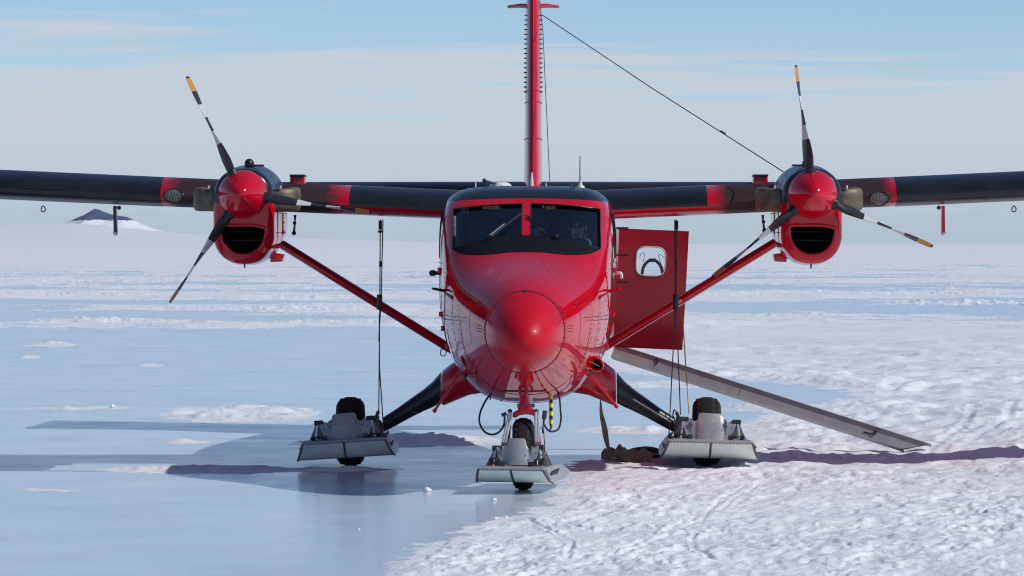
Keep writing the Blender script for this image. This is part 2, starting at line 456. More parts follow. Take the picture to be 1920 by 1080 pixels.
# grooves scraped through the snow: depth stations, sideways position, half width, depth
TRACKS = [([-9.6, -8.6, -7.6, -6.6, -5.6, -4.8], [.40, .44, .45, .38, .27, .14], .022, .020), ([-9.0, -6.0, -3.0, 0.5], [.7, 1.25, 1.75, 2.2], .018, .009),
          ([-8.6, -5.6, -2.6, 0.9], [.86, 1.41, 1.91, 2.36], .018, .009), ([-9.5, -8.7, -8.0, -7.2, -6.4], [1.46, 1.40, 1.36, 1.38, 1.44], .02, .014),
          ([6, 9, 13, 20], [4.4, 4.9, 5.6, 6.4], .05, .016), ([7, 10, 14, 21], [4.9, 5.4, 6.2, 7.1], .05, .016)]
def terrain(x, y):
    x = np.asarray(x, np.float64); y = np.asarray(y, np.float64)
    r = np.hypot(x, y - CY); sp = np.maximum(0.05, r * r / 27000.0)
    m, px, py, depth = snow_cover(x, y)
    big = fbm(x, y, 5.0, 2, 71, 0.5, 1, 1.3)
    wa, wb = x * 0.95 - y * 0.31, x * 0.31 + y * 0.95
    wq = wa + 0.35 * fbm(x, y, 2.0, 2, 79, 0.5)
    mid = fbm(wq, wb, 0.60, 3, 81, 0.55, 1.0, 2.8, sp)
    fin = fbm(wq, wb, 0.11, 3, 91, 0.75, 1.0, 2.4, sp)
    rid = 0.5 - np.abs(fbm(wq, wb, 0.55, 4, 95, 0.6, 1.0, 2.4, sp)) * 2.2
    chip = np.clip(fbm(wq, wb, 0.075, 2, 99, 0.6, 1.0, 3.0, sp) - 0.15, 0, 0.25)
    pit = np.clip(fbm(wq, wb, 0.10, 2, 103, 0.6, 1.0, 2.6, sp) - 0.20, 0, 0.25)
    farw = fbm(x, y, 8.0, 5, 97, 0.68, 1.3, 1.0, sp)
    k = 0.35 + 0.65 * sstep(1150, 1500, px)
    rough = 0.6 + 0.5 * sstep(-0.2, 0.25, fbm(wq, wb, 1.7, 3, 121, 0.55, 1.0, 1.8))       # scoured and smooth stretches alternate
    plate = np.clip(fbm(wq, wb, 0.42, 4, 131, 0.6, 1.0, 3.2, sp) - 0.05, 0, 0.09)            # wind crust broken into low plates
    hs = 0.016 + 0.028 * big + 0.020 * mid + rough * (0.030 * fin + 0.016 * rid * k + 0.055 * chip - 0.11 * pit + 0.011 * fbm(wq, wb, 0.042, 2, 107, 0.6, 1.0, 3.0, sp)) + 0.12 * sstep(43, 58, r) * fbm(wq, wb, 0.34, 3, 109, 0.65, 1.0, 1.8, sp) + 0.16 * plate
    for tr in TRACKS:
        tx = np.interp(y, tr[0], tr[1]); near = np.where((y > tr[0][0]) & (y < tr[0][-1]), 1.0, 0.0)
        u_ = np.abs(x + 0.02 * mid * 2 - tx) / tr[2]
        hs = hs + near * tr[3] * (-np.exp(-u_ ** 2) + 0.35 * np.exp(-((u_ - 1.9) / 0.6) ** 2))
    drift = 0.14 * sstep(3.6, 7.6, x) * sstep(-1.0, 5.5, y) * (1 - sstep(13, 26, y))     # low drift on the right
    hs = hs + (0.36 * farw + 0.16 * fbm(x, y, 3.0, 3, 61, .6, 1.4, 1.0, sp)) * sstep(62, 120, r)
    hi = 0.004 * fbm(x, y, 1.6, 3, 41, 0.5, 1, 1) + 0.0012 * fbm(x, y, .25, 2, 45, .5, 1, 1.5, sp)
    m2 = sstep(-0.15, 2.2, depth)
    # wheels and ramp press the snow flat where they stand
    press = np.zeros_like(x); drift = drift * np.where(r < 70, 1, 0)
    for (wx, wy) in ((-1.7, 4.53), (2.04, 4.53), (0.11, 0.0)):
        press = np.maximum(press, np.exp(-(((x - wx) / 0.34) ** 2 + ((y - wy) / 0.75) ** 2) ** 2))
    return (hi + m2 * np.maximum(hs, -0.01)) * (1 - press) + drift + far_rise(x, y), m, px, py
def ground_z(x, y): return float(terrain(np.array([x]), np.array([y]))[0][0])

a_d = np.linspace(-8.6, 8.6, 860)
a_o = 8.6 + np.cumsum(0.25 * 1.062 ** np.arange(1, 62)); a_o = a_o[a_o < 179.0]
ang = np.radians(np.concatenate([-a_o[::-1], a_d, a_o]))
rr = [1.0, 4.0, 8.0, 13.0, 18.0, 22.0, 25.0, 27.0]
while rr[-1] < 9000: rr.append(rr[-1] + max(0.05, rr[-1] ** 2 / 27000.0))
rr = np.array(rr)
GX = (rr[:, None] * np.sin(ang)[None, :]).ravel(); GY = (CY + rr[:, None] * np.cos(ang)[None, :]).ravel()
GZ, GM, _, _ = terrain(GX, GY)
nr, na = len(rr), len(ang)
idx = np.arange(nr * na).reshape(nr, na)
q = np.stack([idx[:-1, :-1], idx[:-1, 1:], idx[1:, 1:], idx[1:, :-1]], -1).reshape(-1, 4)
wrap = np.stack([idx[:-1, -1], idx[:-1, 0], idx[1:, 0], idx[1:, -1]], -1).reshape(-1, 4)
q = np.concatenate([q, wrap])[:, ::-1]
me = bpy.data.meshes.new('ground')
me.vertices.add(nr * na + 0)
me.vertices.foreach_set('co', np.stack([GX, GY, GZ], -1).astype(np.float32).ravel())
me.loops.add(q.size); me.loops.foreach_set('vertex_index', q.astype(np.int32).ravel())
me.polygons.add(len(q)); me.polygons.foreach_set('loop_start', np.arange(0, q.size, 4, dtype=np.int32))
me.polygons.foreach_set('use_smooth', np.ones(len(q), bool))
at = me.attributes.new('snow_cover', 'FLOAT', 'POINT'); at.data.foreach_set('value', GM.astype(np.float32))
me.update(calc_edges=True); me.validate()
m, nt, b = mat('ice_and_snow')
out = nt.nodes['Material Output']
av = nt.nodes.new('ShaderNodeAttribute'); av.attribute_name = 'snow_cover'
geo = nt.nodes.new('ShaderNodeNewGeometry')
def gtex(scale, detail, rough, sc=(1, 1, 1)):
    mp = nt.nodes.new('ShaderNodeMapping'); nt.links.new(geo.outputs['Position'], mp.inputs[0]); mp.inputs['Scale'].default_value = sc
    n = nt.nodes.new('ShaderNodeTexNoise'); nt.links.new(mp.outputs[0], n.inputs['Vector'])
    n.inputs['Scale'].default_value = scale; n.inputs['Detail'].default_value = detail; n.inputs['Roughness'].default_value = rough
    return n.outputs[0]
# snow
sn = nmath(nt, 'ADD', nmath(nt, 'MULTIPLY', gtex(1.5, 9, 0.7, (1, 0.4, 1)), 0.6), nmath(nt, 'MULTIPLY', gtex(0.22, 8, 0.72, (1, 0.55, 1)), 0.4))
nt.links.new(ramp(nt, sn, [(0.36, (0.62, 0.665, 0.73)), (0.45, (0.76, 0.78, 0.805)), (0.54, (0.86, 0.86, 0.865)), (0.64, (0.91, 0.905, 0.90))]), b.inputs['Base Color'])
b.inputs['Roughness'].default_value = 0.6
b.inputs['Specular IOR Level'].default_value = 0.25
hsn = nmath(nt, 'ADD', nmath(nt, 'MULTIPLY', gtex(8.0, 8, 0.72, (1, 0.40, 1)), 1.0), nmath(nt, 'MULTIPLY', gtex(45.0, 4, 0.65, (1, .6, 1)), 0.35))
bump(nt, b, hsn, 0.55, 0.04)
# ice
bi = nt.nodes.new('ShaderNodeBsdfPrincipled')
inn = gtex(0.55, 8, 0.62, (0.6, 0.35, 1)); ifi = gtex(9.0, 5, 0.6, (0.25, 1.0, 1))
ic = ramp(nt, inn, [(0.3, (0.48, 0.58, 0.68)), (0.55, (0.555, 0.64, 0.72)), (0.75, (0.64, 0.695, 0.735))])
ic = nmix(nt, ramp(nt, ifi, [(0.52, (0, 0, 0)), (0.74, (0.5, 0.5, 0.5))]), ic, (0.66, 0.72, 0.77))
# hairline cracks and bubble trails frozen into the sheet
def cracks(scale, width, seedv, sc):
    mp = nt.nodes.new('ShaderNodeMapping'); mp.inputs['Location'].default_value = seedv; mp.inputs['Scale'].default_value = sc
    wv_ = nt.nodes.new('ShaderNodeMix'); wv_.data_type = 'VECTOR'; wv_.inputs[0].default_value = 0.35
    nz_ = nt.nodes.new('ShaderNodeTexNoise'); nz_.inputs['Scale'].default_value = 0.9; nz_.inputs['Detail'].default_value = 3
    nt.links.new(geo.outputs['Position'], nz_.inputs['Vector'])
    nt.links.new(geo.outputs['Position'], wv_.inputs[4]); nt.links.new(nz_.outputs['Color'], wv_.inputs[5])
    nt.links.new(wv_.outputs[1], mp.inputs[0])
    vo = nt.nodes.new('ShaderNodeTexVoronoi'); vo.feature = 'DISTANCE_TO_EDGE'; vo.inputs['Scale'].default_value = scale; nt.links.new(mp.outputs[0], vo.inputs['Vector'])
    return ramp(nt, vo.outputs['Distance'], [(0.0, (1, 1, 1)), (width, (0, 0, 0))])
ic = nmix(nt, ramp(nt, gtex(26.0, 5, 0.7, (1, .45, 1)), [(0.38, (0.22, 0.22, 0.22)), (0.5, (0, 0, 0))]), ic, (0.40, 0.49, 0.60))
ck = nmath(nt, 'MULTIPLY', cracks(0.5, 0.006, (3, 1, 0), (1.3, 0.45, 1)), ramp(nt, gtex(0.5, 4, 0.6), [(0.47, (0, 0, 0)), (0.62, (1, 1, 1))]))
ic = nmix(nt, nmath(nt, 'MULTIPLY', ck, 0.42), ic, (0.76, 0.80, 0.83))
nt.links.new(ic, bi.inputs['Base Color'])
nt.links.new(nmath(nt, 'MULTIPLY_ADD', gtex(0.8, 6, 0.6), 0.22, 0.06), bi.inputs['Roughness'])
bi.inputs['Specular IOR Level'].default_value = 0.28
bi.inputs['IOR'].default_value = 1.31
hb = nmath(nt, 'ADD', gtex(6.0, 6, 0.62, (0.4, 1, 1)), nmath(nt, 'MULTIPLY', gtex(0.9, 4, 0.5), 2.0))
bump(nt, bi, hb, 0.22, 0.012)
mx = nt.nodes.new('ShaderNodeMixShader')
mf = nmath(nt, 'ADD', av.outputs['Fac'], nmath(nt, 'MULTIPLY', nmath(nt, 'SUBTRACT', gtex(10, 7, 0.7, (1, .4, 1)), 0.5), 1.9))
nt.links.new(ramp(nt, mf, [(0.32, (0, 0, 0)), (0.68, (1, 1, 1))]), mx.inputs[0])
nt.links.new(bi.outputs[0], mx.inputs[1]); nt.links.new(b.outputs[0], mx.inputs[2])
nt.links.new(mx.outputs[0], out.inputs['Surface'])
me.materials.append(m)
g = bpy.data.objects.new('ground', me); COL.objects.link(g); structure(g)

# rocky peak far behind the left wing
HX = [60, 110, 128, 145, 158, 168, 178, 186, 196, 206, 220, 238, 250, 262, 276, 292, 312, 345]
HYp = [434, 424, 415.5, 408, 403, 397, 391, 393, 397.5, 401, 404, 406.5, 412, 418.5, 424, 430, 437, 446]
hy0 = 6350.0
hx = np.linspace(66, 340, 260); hyy = np.linspace(-360, 360, 120)
X, Y = np.meshgrid((hx - 960) * (hy0 - CY) / F, hyy)
prof = H - (np.interp(960 + F * X / (hy0 - CY), HX, HYp) - HY) * (hy0 - CY) / F
fall = (1 - (np.abs(Y) / 360) ** 1.3)
nz = fbm(X, Y, 90, 5, 201, 0.6)
Z = prof * fall + nz * 9 * np.clip(1 - fall, 0.0, 1) * 2.0 + np.abs(fbm(X, Y, 30, 4, 211, .6)) * -3 * np.clip(Y < 0, 0, 1) * np.clip(-Y / 60, 0, 1)
Z = np.where(fall <= 0.0, -3, Z)
n0, n1_ = Z.shape; ii = np.arange(n0 * n1_).reshape(n0, n1_)
hv = list(zip(X.ravel().tolist(), (Y.ravel() + hy0).tolist(), Z.ravel().tolist()))
hf = np.stack([ii[:-1, :-1], ii[:-1, 1:], ii[1:, 1:], ii[1:, :-1]], -1).reshape(-1, 4).tolist()
me = bpy.data.meshes.new('rocky_hill'); me.from_pydata(hv, [], hf)
mh, nt, b = mat('hill_hazy_rock_and_snow')
geo = nt.nodes.new('ShaderNodeNewGeometry'); sp = nt.nodes.new('ShaderNodeSeparateXYZ'); nt.links.new(geo.outputs['Position'], sp.inputs[0])
hn = gtex(0.03, 7, 0.7)
hazy_rock = ramp(nt, gtex(0.02, 8, 0.7), [(0.3, (0.025, 0.038, 0.10)), (0.7, (0.065, 0.085, 0.17))])  # distance haze is painted into the rock as a blue base colour
xr = nmath(nt, 'ADD', sp.outputs[0], 588.0)
edge = nmath(nt, 'MULTIPLY_ADD', nmath(nt, 'ABSOLUTE', xr), -0.085, 35.5)          # upper snow limit slopes off either side
sl_ = nmath(nt, 'SUBTRACT', 34.6, sp.outputs[2])
f1 = nmath(nt, 'MULTIPLY', nmath(nt, 'ADD', sl_, nmath(nt, 'MULTIPLY', nmath(nt, 'SUBTRACT', hn, 0.5), 9.0)), 0.9, clamp=True)
f2 = ramp(nt, gtex(0.055, 6, 0.75, (0.6, 1, 1.6)), [(0.66, (0, 0, 0)), (0.69, (1, 1, 1))])
ff = nmath(nt, 'MAXIMUM', f1, f2)
nt.links.new(nmix(nt, ff, hazy_rock, (0.8, 0.81, 0.84)), b.inputs['Base Color'])
b.inputs['Roughness'].default_value = 0.9
for p in me.polygons: p.use_smooth = True
me.materials.append(mh)
ho = bpy.data.objects.new('rocky_hill', me); COL.objects.link(ho); structure(ho)

# ------------------------------------------------------------------ the aircraft
plane = thing('ski_plane', 'red twin-propeller aircraft with black wing edges standing on wheel skis', 'aircraft', (AX, 0, 0))
plane.rotation_euler = (0, 0, -AYAW)

# fuselage stations: y, half width, top, widest level, bottom, upper and lower roundness
ST = [(-1.452, .012, 1.432, 1.42, 1.408, 2.0, 2.0), (-1.435, .075, 1.497, 1.424, 1.350, 2.0, 2.0), (-1.38, .15, 1.575, 1.435, 1.288, 2.0, 2.0), (-1.26, .228, 1.668, 1.455, 1.225, 2.0, 2.0),
      (-1.08, .298, 1.768, 1.48, 1.172, 2.0, 2.05), (-.88, .362, 1.868, 1.51, 1.125, 2.0, 2.1), (-.5, .475, 1.985, 1.565, 1.025, 2.05, 2.2), (0, .60, 2.092, 1.65, .90, 2.12, 2.35),
      (.3, .668, 2.155, 1.72, .845, 2.2, 2.45), (.55, .715, 2.222, 1.78, .81, 2.35, 2.5), (.8, .755, 2.318, 1.83, .79, 2.65, 2.55), (1.0, .785, 2.425, 1.87, .78, 3.0, 2.6),
      (1.3, .815, 2.578, 1.92, .77, 3.6, 2.6), (1.55, .832, 2.70, 1.95, .767, 4.2, 2.6), (1.75, .842, 2.79, 1.97, .765, 4.6, 2.6), (2.0, .855, 2.852, 1.98, .765, 5.0, 2.6), (2.4, .872, 2.882, 2.0, .765, 5.2, 2.6),
      (3.2, .897, 2.888, 2.0, .765, 5.2, 2.6), (7.2, .897, 2.888, 2.0, .765, 5.2, 2.6), (9.0, .80, 2.87, 2.05, .95, 4.5, 2.5), (12, .48, 2.80, 2.1, 1.55, 3.0, 2.3), (14.2, .10, 2.70, 2.35, 2.15, 2.2, 2.1)]
STa = np.array(ST)
def section(y, grow=0.0, n=96, zfloor=None):
    hw, zt, zm, zb, nt_, nb_ = [float(pchip(STa[:, 0], STa[:, k], np.array([y]))[0]) for k in range(1, 7)]
    hw += grow; zt += grow; zb -= grow; out = []
    for j in range(n):
        a = 2 * PI * j / n; c, s = math.cos(a), math.sin(a)
        if s >= 0: x = hw * math.copysign(abs(c) ** (2 / nt_), c); z = zm + (zt - zm) * abs(s) ** (2 / nt_)
        else: x = hw * math.copysign(abs(c) ** (2 / nb_), c); z = zm - (zm - zb) * abs(s) ** (2 / nb_)
        if zfloor is not None: z = max(z, zfloor)
        out.append((x, y, z))
    return out
ys = sorted(set([-1.452, -1.447, -1.435, -1.41] + list(np.round(np.arange(-1.38, 2.6, 0.06), 3)) + list(np.arange(2.7, 14.2, 0.35)) + [14.2]))
body = MB().loft([section(y) for y in ys if y >= -0.88] )
hull = MB().loft([section(y) for y in ys])
bvh = BVHTree.FromPolygons(hull.v, hull.f)
def hit_front(x, z, off=0.0):
    """point of the hull straight behind (x, z), lifted along its normal"""
    p, n, _, _ = bvh.ray_cast(Vector((x, -6, z)), Vector((0, 1, 0)))
    if p is None: return Vector((x, 1.5, z))
    if n.y > 0: n = -n
    return p + n * off
def hit_side(y, z, s, off=0.0):
    p, n, _, _ = bvh.ray_cast(Vector((s * 4, y, z)), Vector((-s, 0, 0)))
    if p is None: return Vector((s * .9, y, z))
    if n.x * s < 0: n = -n
    return p + n * off
def patch(fn, U, V, t, name, m, parent):
    return MB_from(fn, U, V, t).build(name, m, parent, sharp=50)
def MB_from(fn, U, V, t=1):
    """sheet of thickness t laid over a surface point function fn(u, v, offset)"""
    top = [[fn(u, v, t) for u in U] for v in V]; bot = [[fn(u, v, 0) for u in U] for v in V]
    nu, nv = len(U), len(V); mb = MB()
    v = [p for r_ in top for p in r_] + [p for r_ in bot for p in r_]; o = nu * nv; f = []
    for i in range(nv - 1):
        for j in range(nu - 1):
            a = i * nu + j
            f.append((a, a + 1, a + nu + 1, a + nu)); f.append((o + a, o + a + nu, o + a + nu + 1, o + a + 1))
    per = [j for j in range(nu)] + [i * nu + nu - 1 for i in range(1, nv)] + [(nv - 1) * nu + j for j in range(nu - 2, -1, -1)] + [i * nu for i in range(nv - 2, 0, -1)]
    for k in range(len(per)):
        a, b2 = per[k], per[(k + 1) % len(per)]; f.append((a, o + a, o + b2, b2))
    mb.add(v, f)
    return mb

# front-view outlines of the windscreen, from photo rows at its own depth
def px2x(px, y): return L(px, 455, y).x
def py2z(py, y): return L(960, py, y).z
def arc_z(x): return py2z(441, .95) - (py2z(441, .95) - py2z(466.5, 1.1)) * (abs(x) / .71) ** 2.0      # lower glass edge
def top_z(x): return py2z(382.5, 1.55) - 0.05 * (abs(x) / .71) ** 2
POST = 0.040; GX1 = 0.715
def pane_poly(s, inset=0.0):
    xs = np.linspace(POST, GX1, 12)
    lo = [(s * x, arc_z(x)) for x in xs]; hi = [(s * x, top_z(x)) for x in xs[::-1]]
    return lo + hi
fus = body.build('fuselage', None, plane, sharp=60)
fus.data.materials.append(M_FUS); fus.data.materials.append(M_INT)
def cutter(mb):
    o = mb.build('cutter', None, None, sharp=180); o.data.materials.append(M_FUS); o.data.materials.append(M_INT)
    for p in o.data.polygons: p.material_index = 1
    o.parent = plane
    return o
cab_ys = [1.06, 1.2, 1.35, 1.5, 1.65, 1.8, 2.0, 2.3, 2.7, 3.2, 3.9]
cabin = MB().loft([[(x, y, z) for x, _, z in section(y - 0.09, -0.035, 48, 1.32)] for y in cab_ys])
cuts = [cutter(cabin)]
for s in (-1, 1):
    cuts.append(cutter(MB().prism(pane_poly(s), 0.4, 2.2)))
def side_win(s):
    poly = [(1.98, 2.60), (2.62, 2.61), (2.86, 2.56), (2.90, 2.20), (2.3, 2.17), (2.02, 2.18)]
    P = catmull([(a, b, 0) for a, b in poly], 3, True)
    return MB().loft([[(s * 0.3, p.x, p.y) for p in P], [(s * 1.4, p.x, p.y) for p in P]])
for s in (-1, 1): cuts.append(cutter(side_win(s)))
boolean(fus, cuts)

# radome in front of its ring
rad = MB().loft([section(y, 0.001) for y in ys if y <= -0.88] + [section(-0.88, 0.001)])
rado = rad.build('radome', M_RADOME, plane, sharp=60)
ring = [Vector(p) for p in section(-0.88, 0.001, 72)]
MB().tube(ring, 0.0030, 6, closed=True).build('radome_seam', M_SEAM, plane)
MB().box(hit_front(0, 1.872, .008), (.035, .03, .018)).build('latch', M_STEEL, plane, bevel=.003)

# glass and the black deck in front of it
for s in (-1, 1):
    U = np.linspace(POST - .012, GX1 + .012, 14); V = np.linspace(-0.02, 1.02, 9)
    patch(lambda u, v, o: hit_front(s * u, arc_z(u) + (top_z(u) - arc_z(u)) * v, -0.02 + o), U, V, 0.006, 'windscreen_pane', M_GLASS, plane)
    path = [hit_front(s * x, z, 0.002) for x, z in [(POST + .004, arc_z(0) + .004), (POST + .004, top_z(0))] + [(x, top_z(x)) for x in np.linspace(POST + .004, GX1, 10)] + [(GX1, arc_z(GX1) + .01)]]
    MB().tube(path, 0.006, 6).build('windscreen_seal', M_BLACK, plane)
    U = np.linspace(2.0, 2.88, 10); V = np.linspace(2.185, 2.6, 6)
    patch(lambda u, v, o: hit_side(u, v, s, -0.03 + o), U, V, 0.006, 'side_window', M_SGLASS, plane)
def hood_z(x): return py2z(float(pchip([0, .15, .3, .45, .58, .67, .72], [472.5, 473.5, 476.5, 478.5, 477, 472, 467], np.array([min(abs(x), .72)]))[0]), .58)
def deck(u, v, o):
    lo = min(hood_z(u), arc_z(u) - .004); return hit_front(u, lo + (arc_z(u) - .003 - lo) * v, o)
patch(deck, np.linspace(-.713, .713, 41), np.linspace(0, 1, 7), 0.0035, 'antiglare_panel', M_GLARE, plane)

# panel seams that show on the nose
def seam(pts, r=0.0028):
    MB().tube(pts, r, 5).build('panel_seam', M_SEAM, plane)
def ring_at(y, a0, a1, n=40, off=.0005):
    S_ = section(y, off, 96); k = [S_[int(96 * (a0 + (a1 - a0) * i / n)) % 96] for i in range(n + 1)]
    return [Vector(p) for p in k]
for y_, a0, a1 in ((0.05, .52, .98), (0.95, .55, .95), (1.62, -.06, .06), (1.62, .44, .56), (2.35, .5, 1.0)): seam(ring_at(y_, a0, a1))
for s in (-1, 1):
    seam([hit_side(y, 1.62, s, .001) for y in np.linspace(-.2, 3.0, 24)])
    seam([hit_side(y, 2.12, s, .001) for y in np.linspace(1.3, 3.4, 16)])
    seam([hit_front(s * (.13 + .22 * t), 2.17 - .30 * t, 0.0) for t in np.linspace(0, 1, 10)], .0016)
    seam([hit_side(1.72, z, s, .001) for z in np.linspace(1.0, 2.65, 20)])
    bx = [(-.35, 1.38), (.42, 1.30), (.45, 1.78), (-.32, 1.76)]          # avionics bay door
    seam([hit_side(bx[k][0] + (bx[(k + 1) % 4][0] - bx[k][0]) * t, bx[k][1] + (bx[(k + 1) % 4][1] - bx[k][1]) * t, s, .0003) for k in range(4) for t in np.linspace(0, 1, 9)], .002)
rv = MB()                                        # rivet heads along the bay seams
for s in (-1, 1):
    for y_, z0, z1 in ((0.12, 1.1, 1.95), (1.0, .95, 2.1), (1.66, 1.0, 2.6), (2.4, 1.0, 2.15)):
        for z in np.arange(z0, z1, .045):
            rv.ball(hit_side(y_, z, s, .0005), .0055, 5, 3)
    for k in range(34):
        rv.ball(hit_side(-.1 + k * .09, 1.585, s, .0005), .0055, 5, 3)
for y_ in (-.82, .5):
    S_ = section(y_, .0003, 160)
    for p_ in S_[::2]: rv.ball(p_, .0045, 5, 3)
for s in (-1, 1):
    for z in np.arange(.95, 1.75, .05): rv.ball(hit_side(.55, z, s, .0003), .005, 5, 3)
o = rv.build('rivets', M_SEAM, plane); o['kind'] = 'stuff'
fast0 = None
for s in (-1, 1):
    for dx in (0, .02, .04):
        for dz in (0, .028, .056):
            if fast0 is None: o = fast0 = MB().ball((0, 0, 0), .0055, 6, 4).build('fastener', M_SEAM, plane)
            else: o = fast0.copy(); COL.objects.link(o); o.parent = plane
            o.location = hit_front(s * (.40 + dx), 1.50 + dz, .001)

# door hinges and handles on the cockpit flanks
for s in (-1, 1):
    for (y_, z) in ((1.85, 2.05), (1.85, 1.62), (1.85, 1.48), (1.95, 1.3)):
        MB().box(hit_side(y_, z, s, .012), (.035, .09, .05)).build('hinge', M_RED, plane, bevel=.006)
MB().tube([L(828, 512, 2.9), L(806, 512, 2.88)], [.018, .022], 10).tube([L(814, 512, 2.9), L(808, 512, 2.87)], .03, 10).build('side_lamp', M_STEEL, plane)
MB().tube(catmull([L(1149, 513, 2.9), L(1161, 512, 2.85), L(1165, 514, 2.85), L(1165, 522, 2.85)]), .016, 8).build('door_handle', M_WHITE, plane)
MB().tube([hit_front(-.70, 1.80), L(832, 545, 1.2), L(811, 541, .95)], [.02, .016, .011], 8).build('pitot_tube', M_STEEL, plane)
MB().tube([hit_front(.70, 1.80), L(1142, 546, 1.2), L(1163, 541, .95)], [.02, .016, .011], 8).build('pitot_tube', M_RED, plane)
MB().tube([L(831 + 5.5 * math.cos(a), 661 + 7 * math.sin(a), 4.0) for a in np.linspace(0, 2 * PI, 17)[:-1]], .006, 6, closed=True).build('tie_down_ring', M_STEEL, plane)

# ram-air scoop on the lower right cheek
C = L(1117, 683, .75)
def oval(c, y, rx, rz, rot, n=20):
    return [(c.x + rx * math.cos(a) * math.cos(rot) - rz * math.sin(a) * math.sin(rot), y, c.z + rx * math.cos(a) * math.sin(rot) + rz * math.sin(a) * math.cos(rot)) for a in np.linspace(0, 2 * PI, n + 1)[:-1]]
sc_ = MB().loft([oval(C, 1.05, .05, .04, -.6), oval(C, .82, .052, .04, -.6), oval(C, .74, .068, .052, -.6), oval(C, .72, .075, .06, -.6), oval(C, .76, .085, .07, -.6), oval(C - Vector((.04, 0, -.03)), 1.1, .10, .09, -.6), oval(C - Vector((.08, 0, -.06)), 1.5, .07, .06, -.6)], (False, False)).build('air_scoop', M_RED, plane)
MB().loft([oval(C, 1.04, .05, .04, -.6), oval(C, 1.06, .05, .04, -.6)]).build('scoop_shade_disc', M_CAVE, sc_)  # near-black disc stands in for the shade down the scoop mouth
MB().tube([L(1110, 679, .76), L(1124, 687, .76)], .004, 6).build('scoop_vane', M_CHROME, sc_)

# slanting rods at the nose flanks, with a ball at the lower end
for a_, b__, c_ in (((892, 690), (860, 703), (815, 770)), ((1082, 690), (1112, 708), (1156, 762))):
    s = -1 if a_[0] < 960 else 1
    o = MB().tube([L(*a_, .9), L(*b__, 1.0), L(*c_, 1.05)], [.012, .016, .014], 8).build('step_rod', M_RED, plane)
    MB().ball(L(*c_, 1.05), .022).build('rod_end', M_RED, o)

# windscreen furniture
for s, P0, P1 in ((-1, (922, 447), (976, 404)), (1, (1042, 447), (988, 408))):
    a = hit_front(px2x(P0[0], .95), py2z(P0[1] + 1, .95), .03); b2 = hit_front(px2x(P1[0], 1.25), py2z(P1[1], 1.25), .022)
    o = MB().tube([a, b2], [.010, .006], 7).build('wiper', M_STEEL if s < 0 else M_BLACK, plane)
    d_ = (b2 - a).normalized(); off = Vector((0.012 * s, -.004, .018))
    MB().tube([a + off * .8 - d_ * .01, a + d_ * .26 + off * .8], .005, 6).build('wiper_rod', M_CHROME if s < 0 else M_BLACK, o)
    MB().ball(a, (.022, .02, .018)).build('wiper_pivot', M_BLACK, o)
    MB().tube([b2 - d_ * .22 + Vector((0, -.006, -.01)), b2 + d_ * .02 + Vector((0, -.006, -.01))], .008, 6).build('wiper_blade', M_BLACK, o)
# inside the cockpit
for px0, px1 in ((905, 938), (1023, 1041)):
    a = L(px0, 393, 1.62); b2 = L(px1, 385, 1.62)
    MB().box(((a.x + b2.x) / 2, 1.62, (a.z + b2.z) / 2), (b2.x - a.x, .012, .032)).build('sun_visor', M_AMBER, plane)
for px0 in (931, 1018): MB().ball(L(px0, 387, 1.60), .014).build('cabin_lamp', M_WHITE, plane)
MB().box(L(852, 424, 1.6), (.03, .05, .20)).build('door_card', M_CREAM, plane, bevel=.004)
MB().box(L(872, 395, 2.2), (.08, .05, .06)).build('overhead_panel', M_ALUD, plane, bevel=.01)
MB().prism([(-.7, 1.6), (.7, 1.6), (.72, 2.2), (.5, 2.30), (0, 2.34), (-.5, 2.30), (-.72, 2.2)], 1.22, 1.45).build('instrument_panel', M_GLARE, plane, bevel=.02)
for sx in (-.46, .46):
    o = MB().box((sx, 2.15, 1.72), (.46, .46, .12)).build('pilot_seat', M_SEAT, plane, bevel=.03)
    MB().box((sx, 2.42, 2.02), (.44, .12, .56)).build('seat_back', M_SEAT, o, bevel=.04)
    MB().box((sx * .98, 2.43, 2.45), (.27, .1, .24)).build('headrest', M_SEAT, o, bevel=.05)
    MB().box((sx, 2.15, 1.49), (.3, .34, .33)).build('seat_base', M_STEEL, o)
MB().tube(catmull([(-.5 + .12 * math.cos(a), 1.62, 2.16 + .10 * math.sin(a)) for a in np.linspace(-.6, PI + .6, 12)], 2), .012, 7).build('control_yoke', M_BLACK, plane)
MB().box((-.13, 3.3, 2.1), (.5, .06, 1.4)).build('bulkhead_panel', M_INT, plane, bevel=.02)

# roof fittings
ROOFY = 2.6
def rz(px, y): return hit_top(px2x(px, y), y)
def hit_top(x, y):
    p, n, _, _ = bvh.ray_cast(Vector((x, y, 6)), Vector((0, 0, -1))); return p
p = rz(938, 2.7); MB().loft([[(p.x + rx * math.cos(a), p.y + ry * math.sin(a), p.z + h_) for a in np.linspace(0, 2 * PI, 25)[:-1]] for rx, ry, h_ in ((.115, .16, -.01), (.11, .15, .012), (.085, .12, .034), (.05, .08, .04))]).build('satellite_antenna', M_WHITE, plane)
o = MB().tube([rz(934, 2.6) + Vector((0, 0, .02)), L(909, 339, 2.5)], [.011, .014], 8).build('thermometer_probe', M_STEEL, plane)
MB().ball(L(908, 338, 2.5), .02).build('probe_tip', M_STEEL, o)
MB().tube([rz(911, 2.5), L(911, 341, 2.5)], .007, 6).build('probe_stay', M_STEEL, o)
p = rz(1088, 2.8); o = MB().tube([p, p + Vector((0, .01, .05)), p + Vector((.002, .02, .10)), L(1088, 293, 2.85)], [.034, .017, .013, .009], 10).build('whip_antenna', M_CREAM, plane)
MB().tube([p + Vector((0, 0, -.01)), p + Vector((0, 0, .015))], [.05, .04], 14).build('antenna_foot', M_WHITE, o)
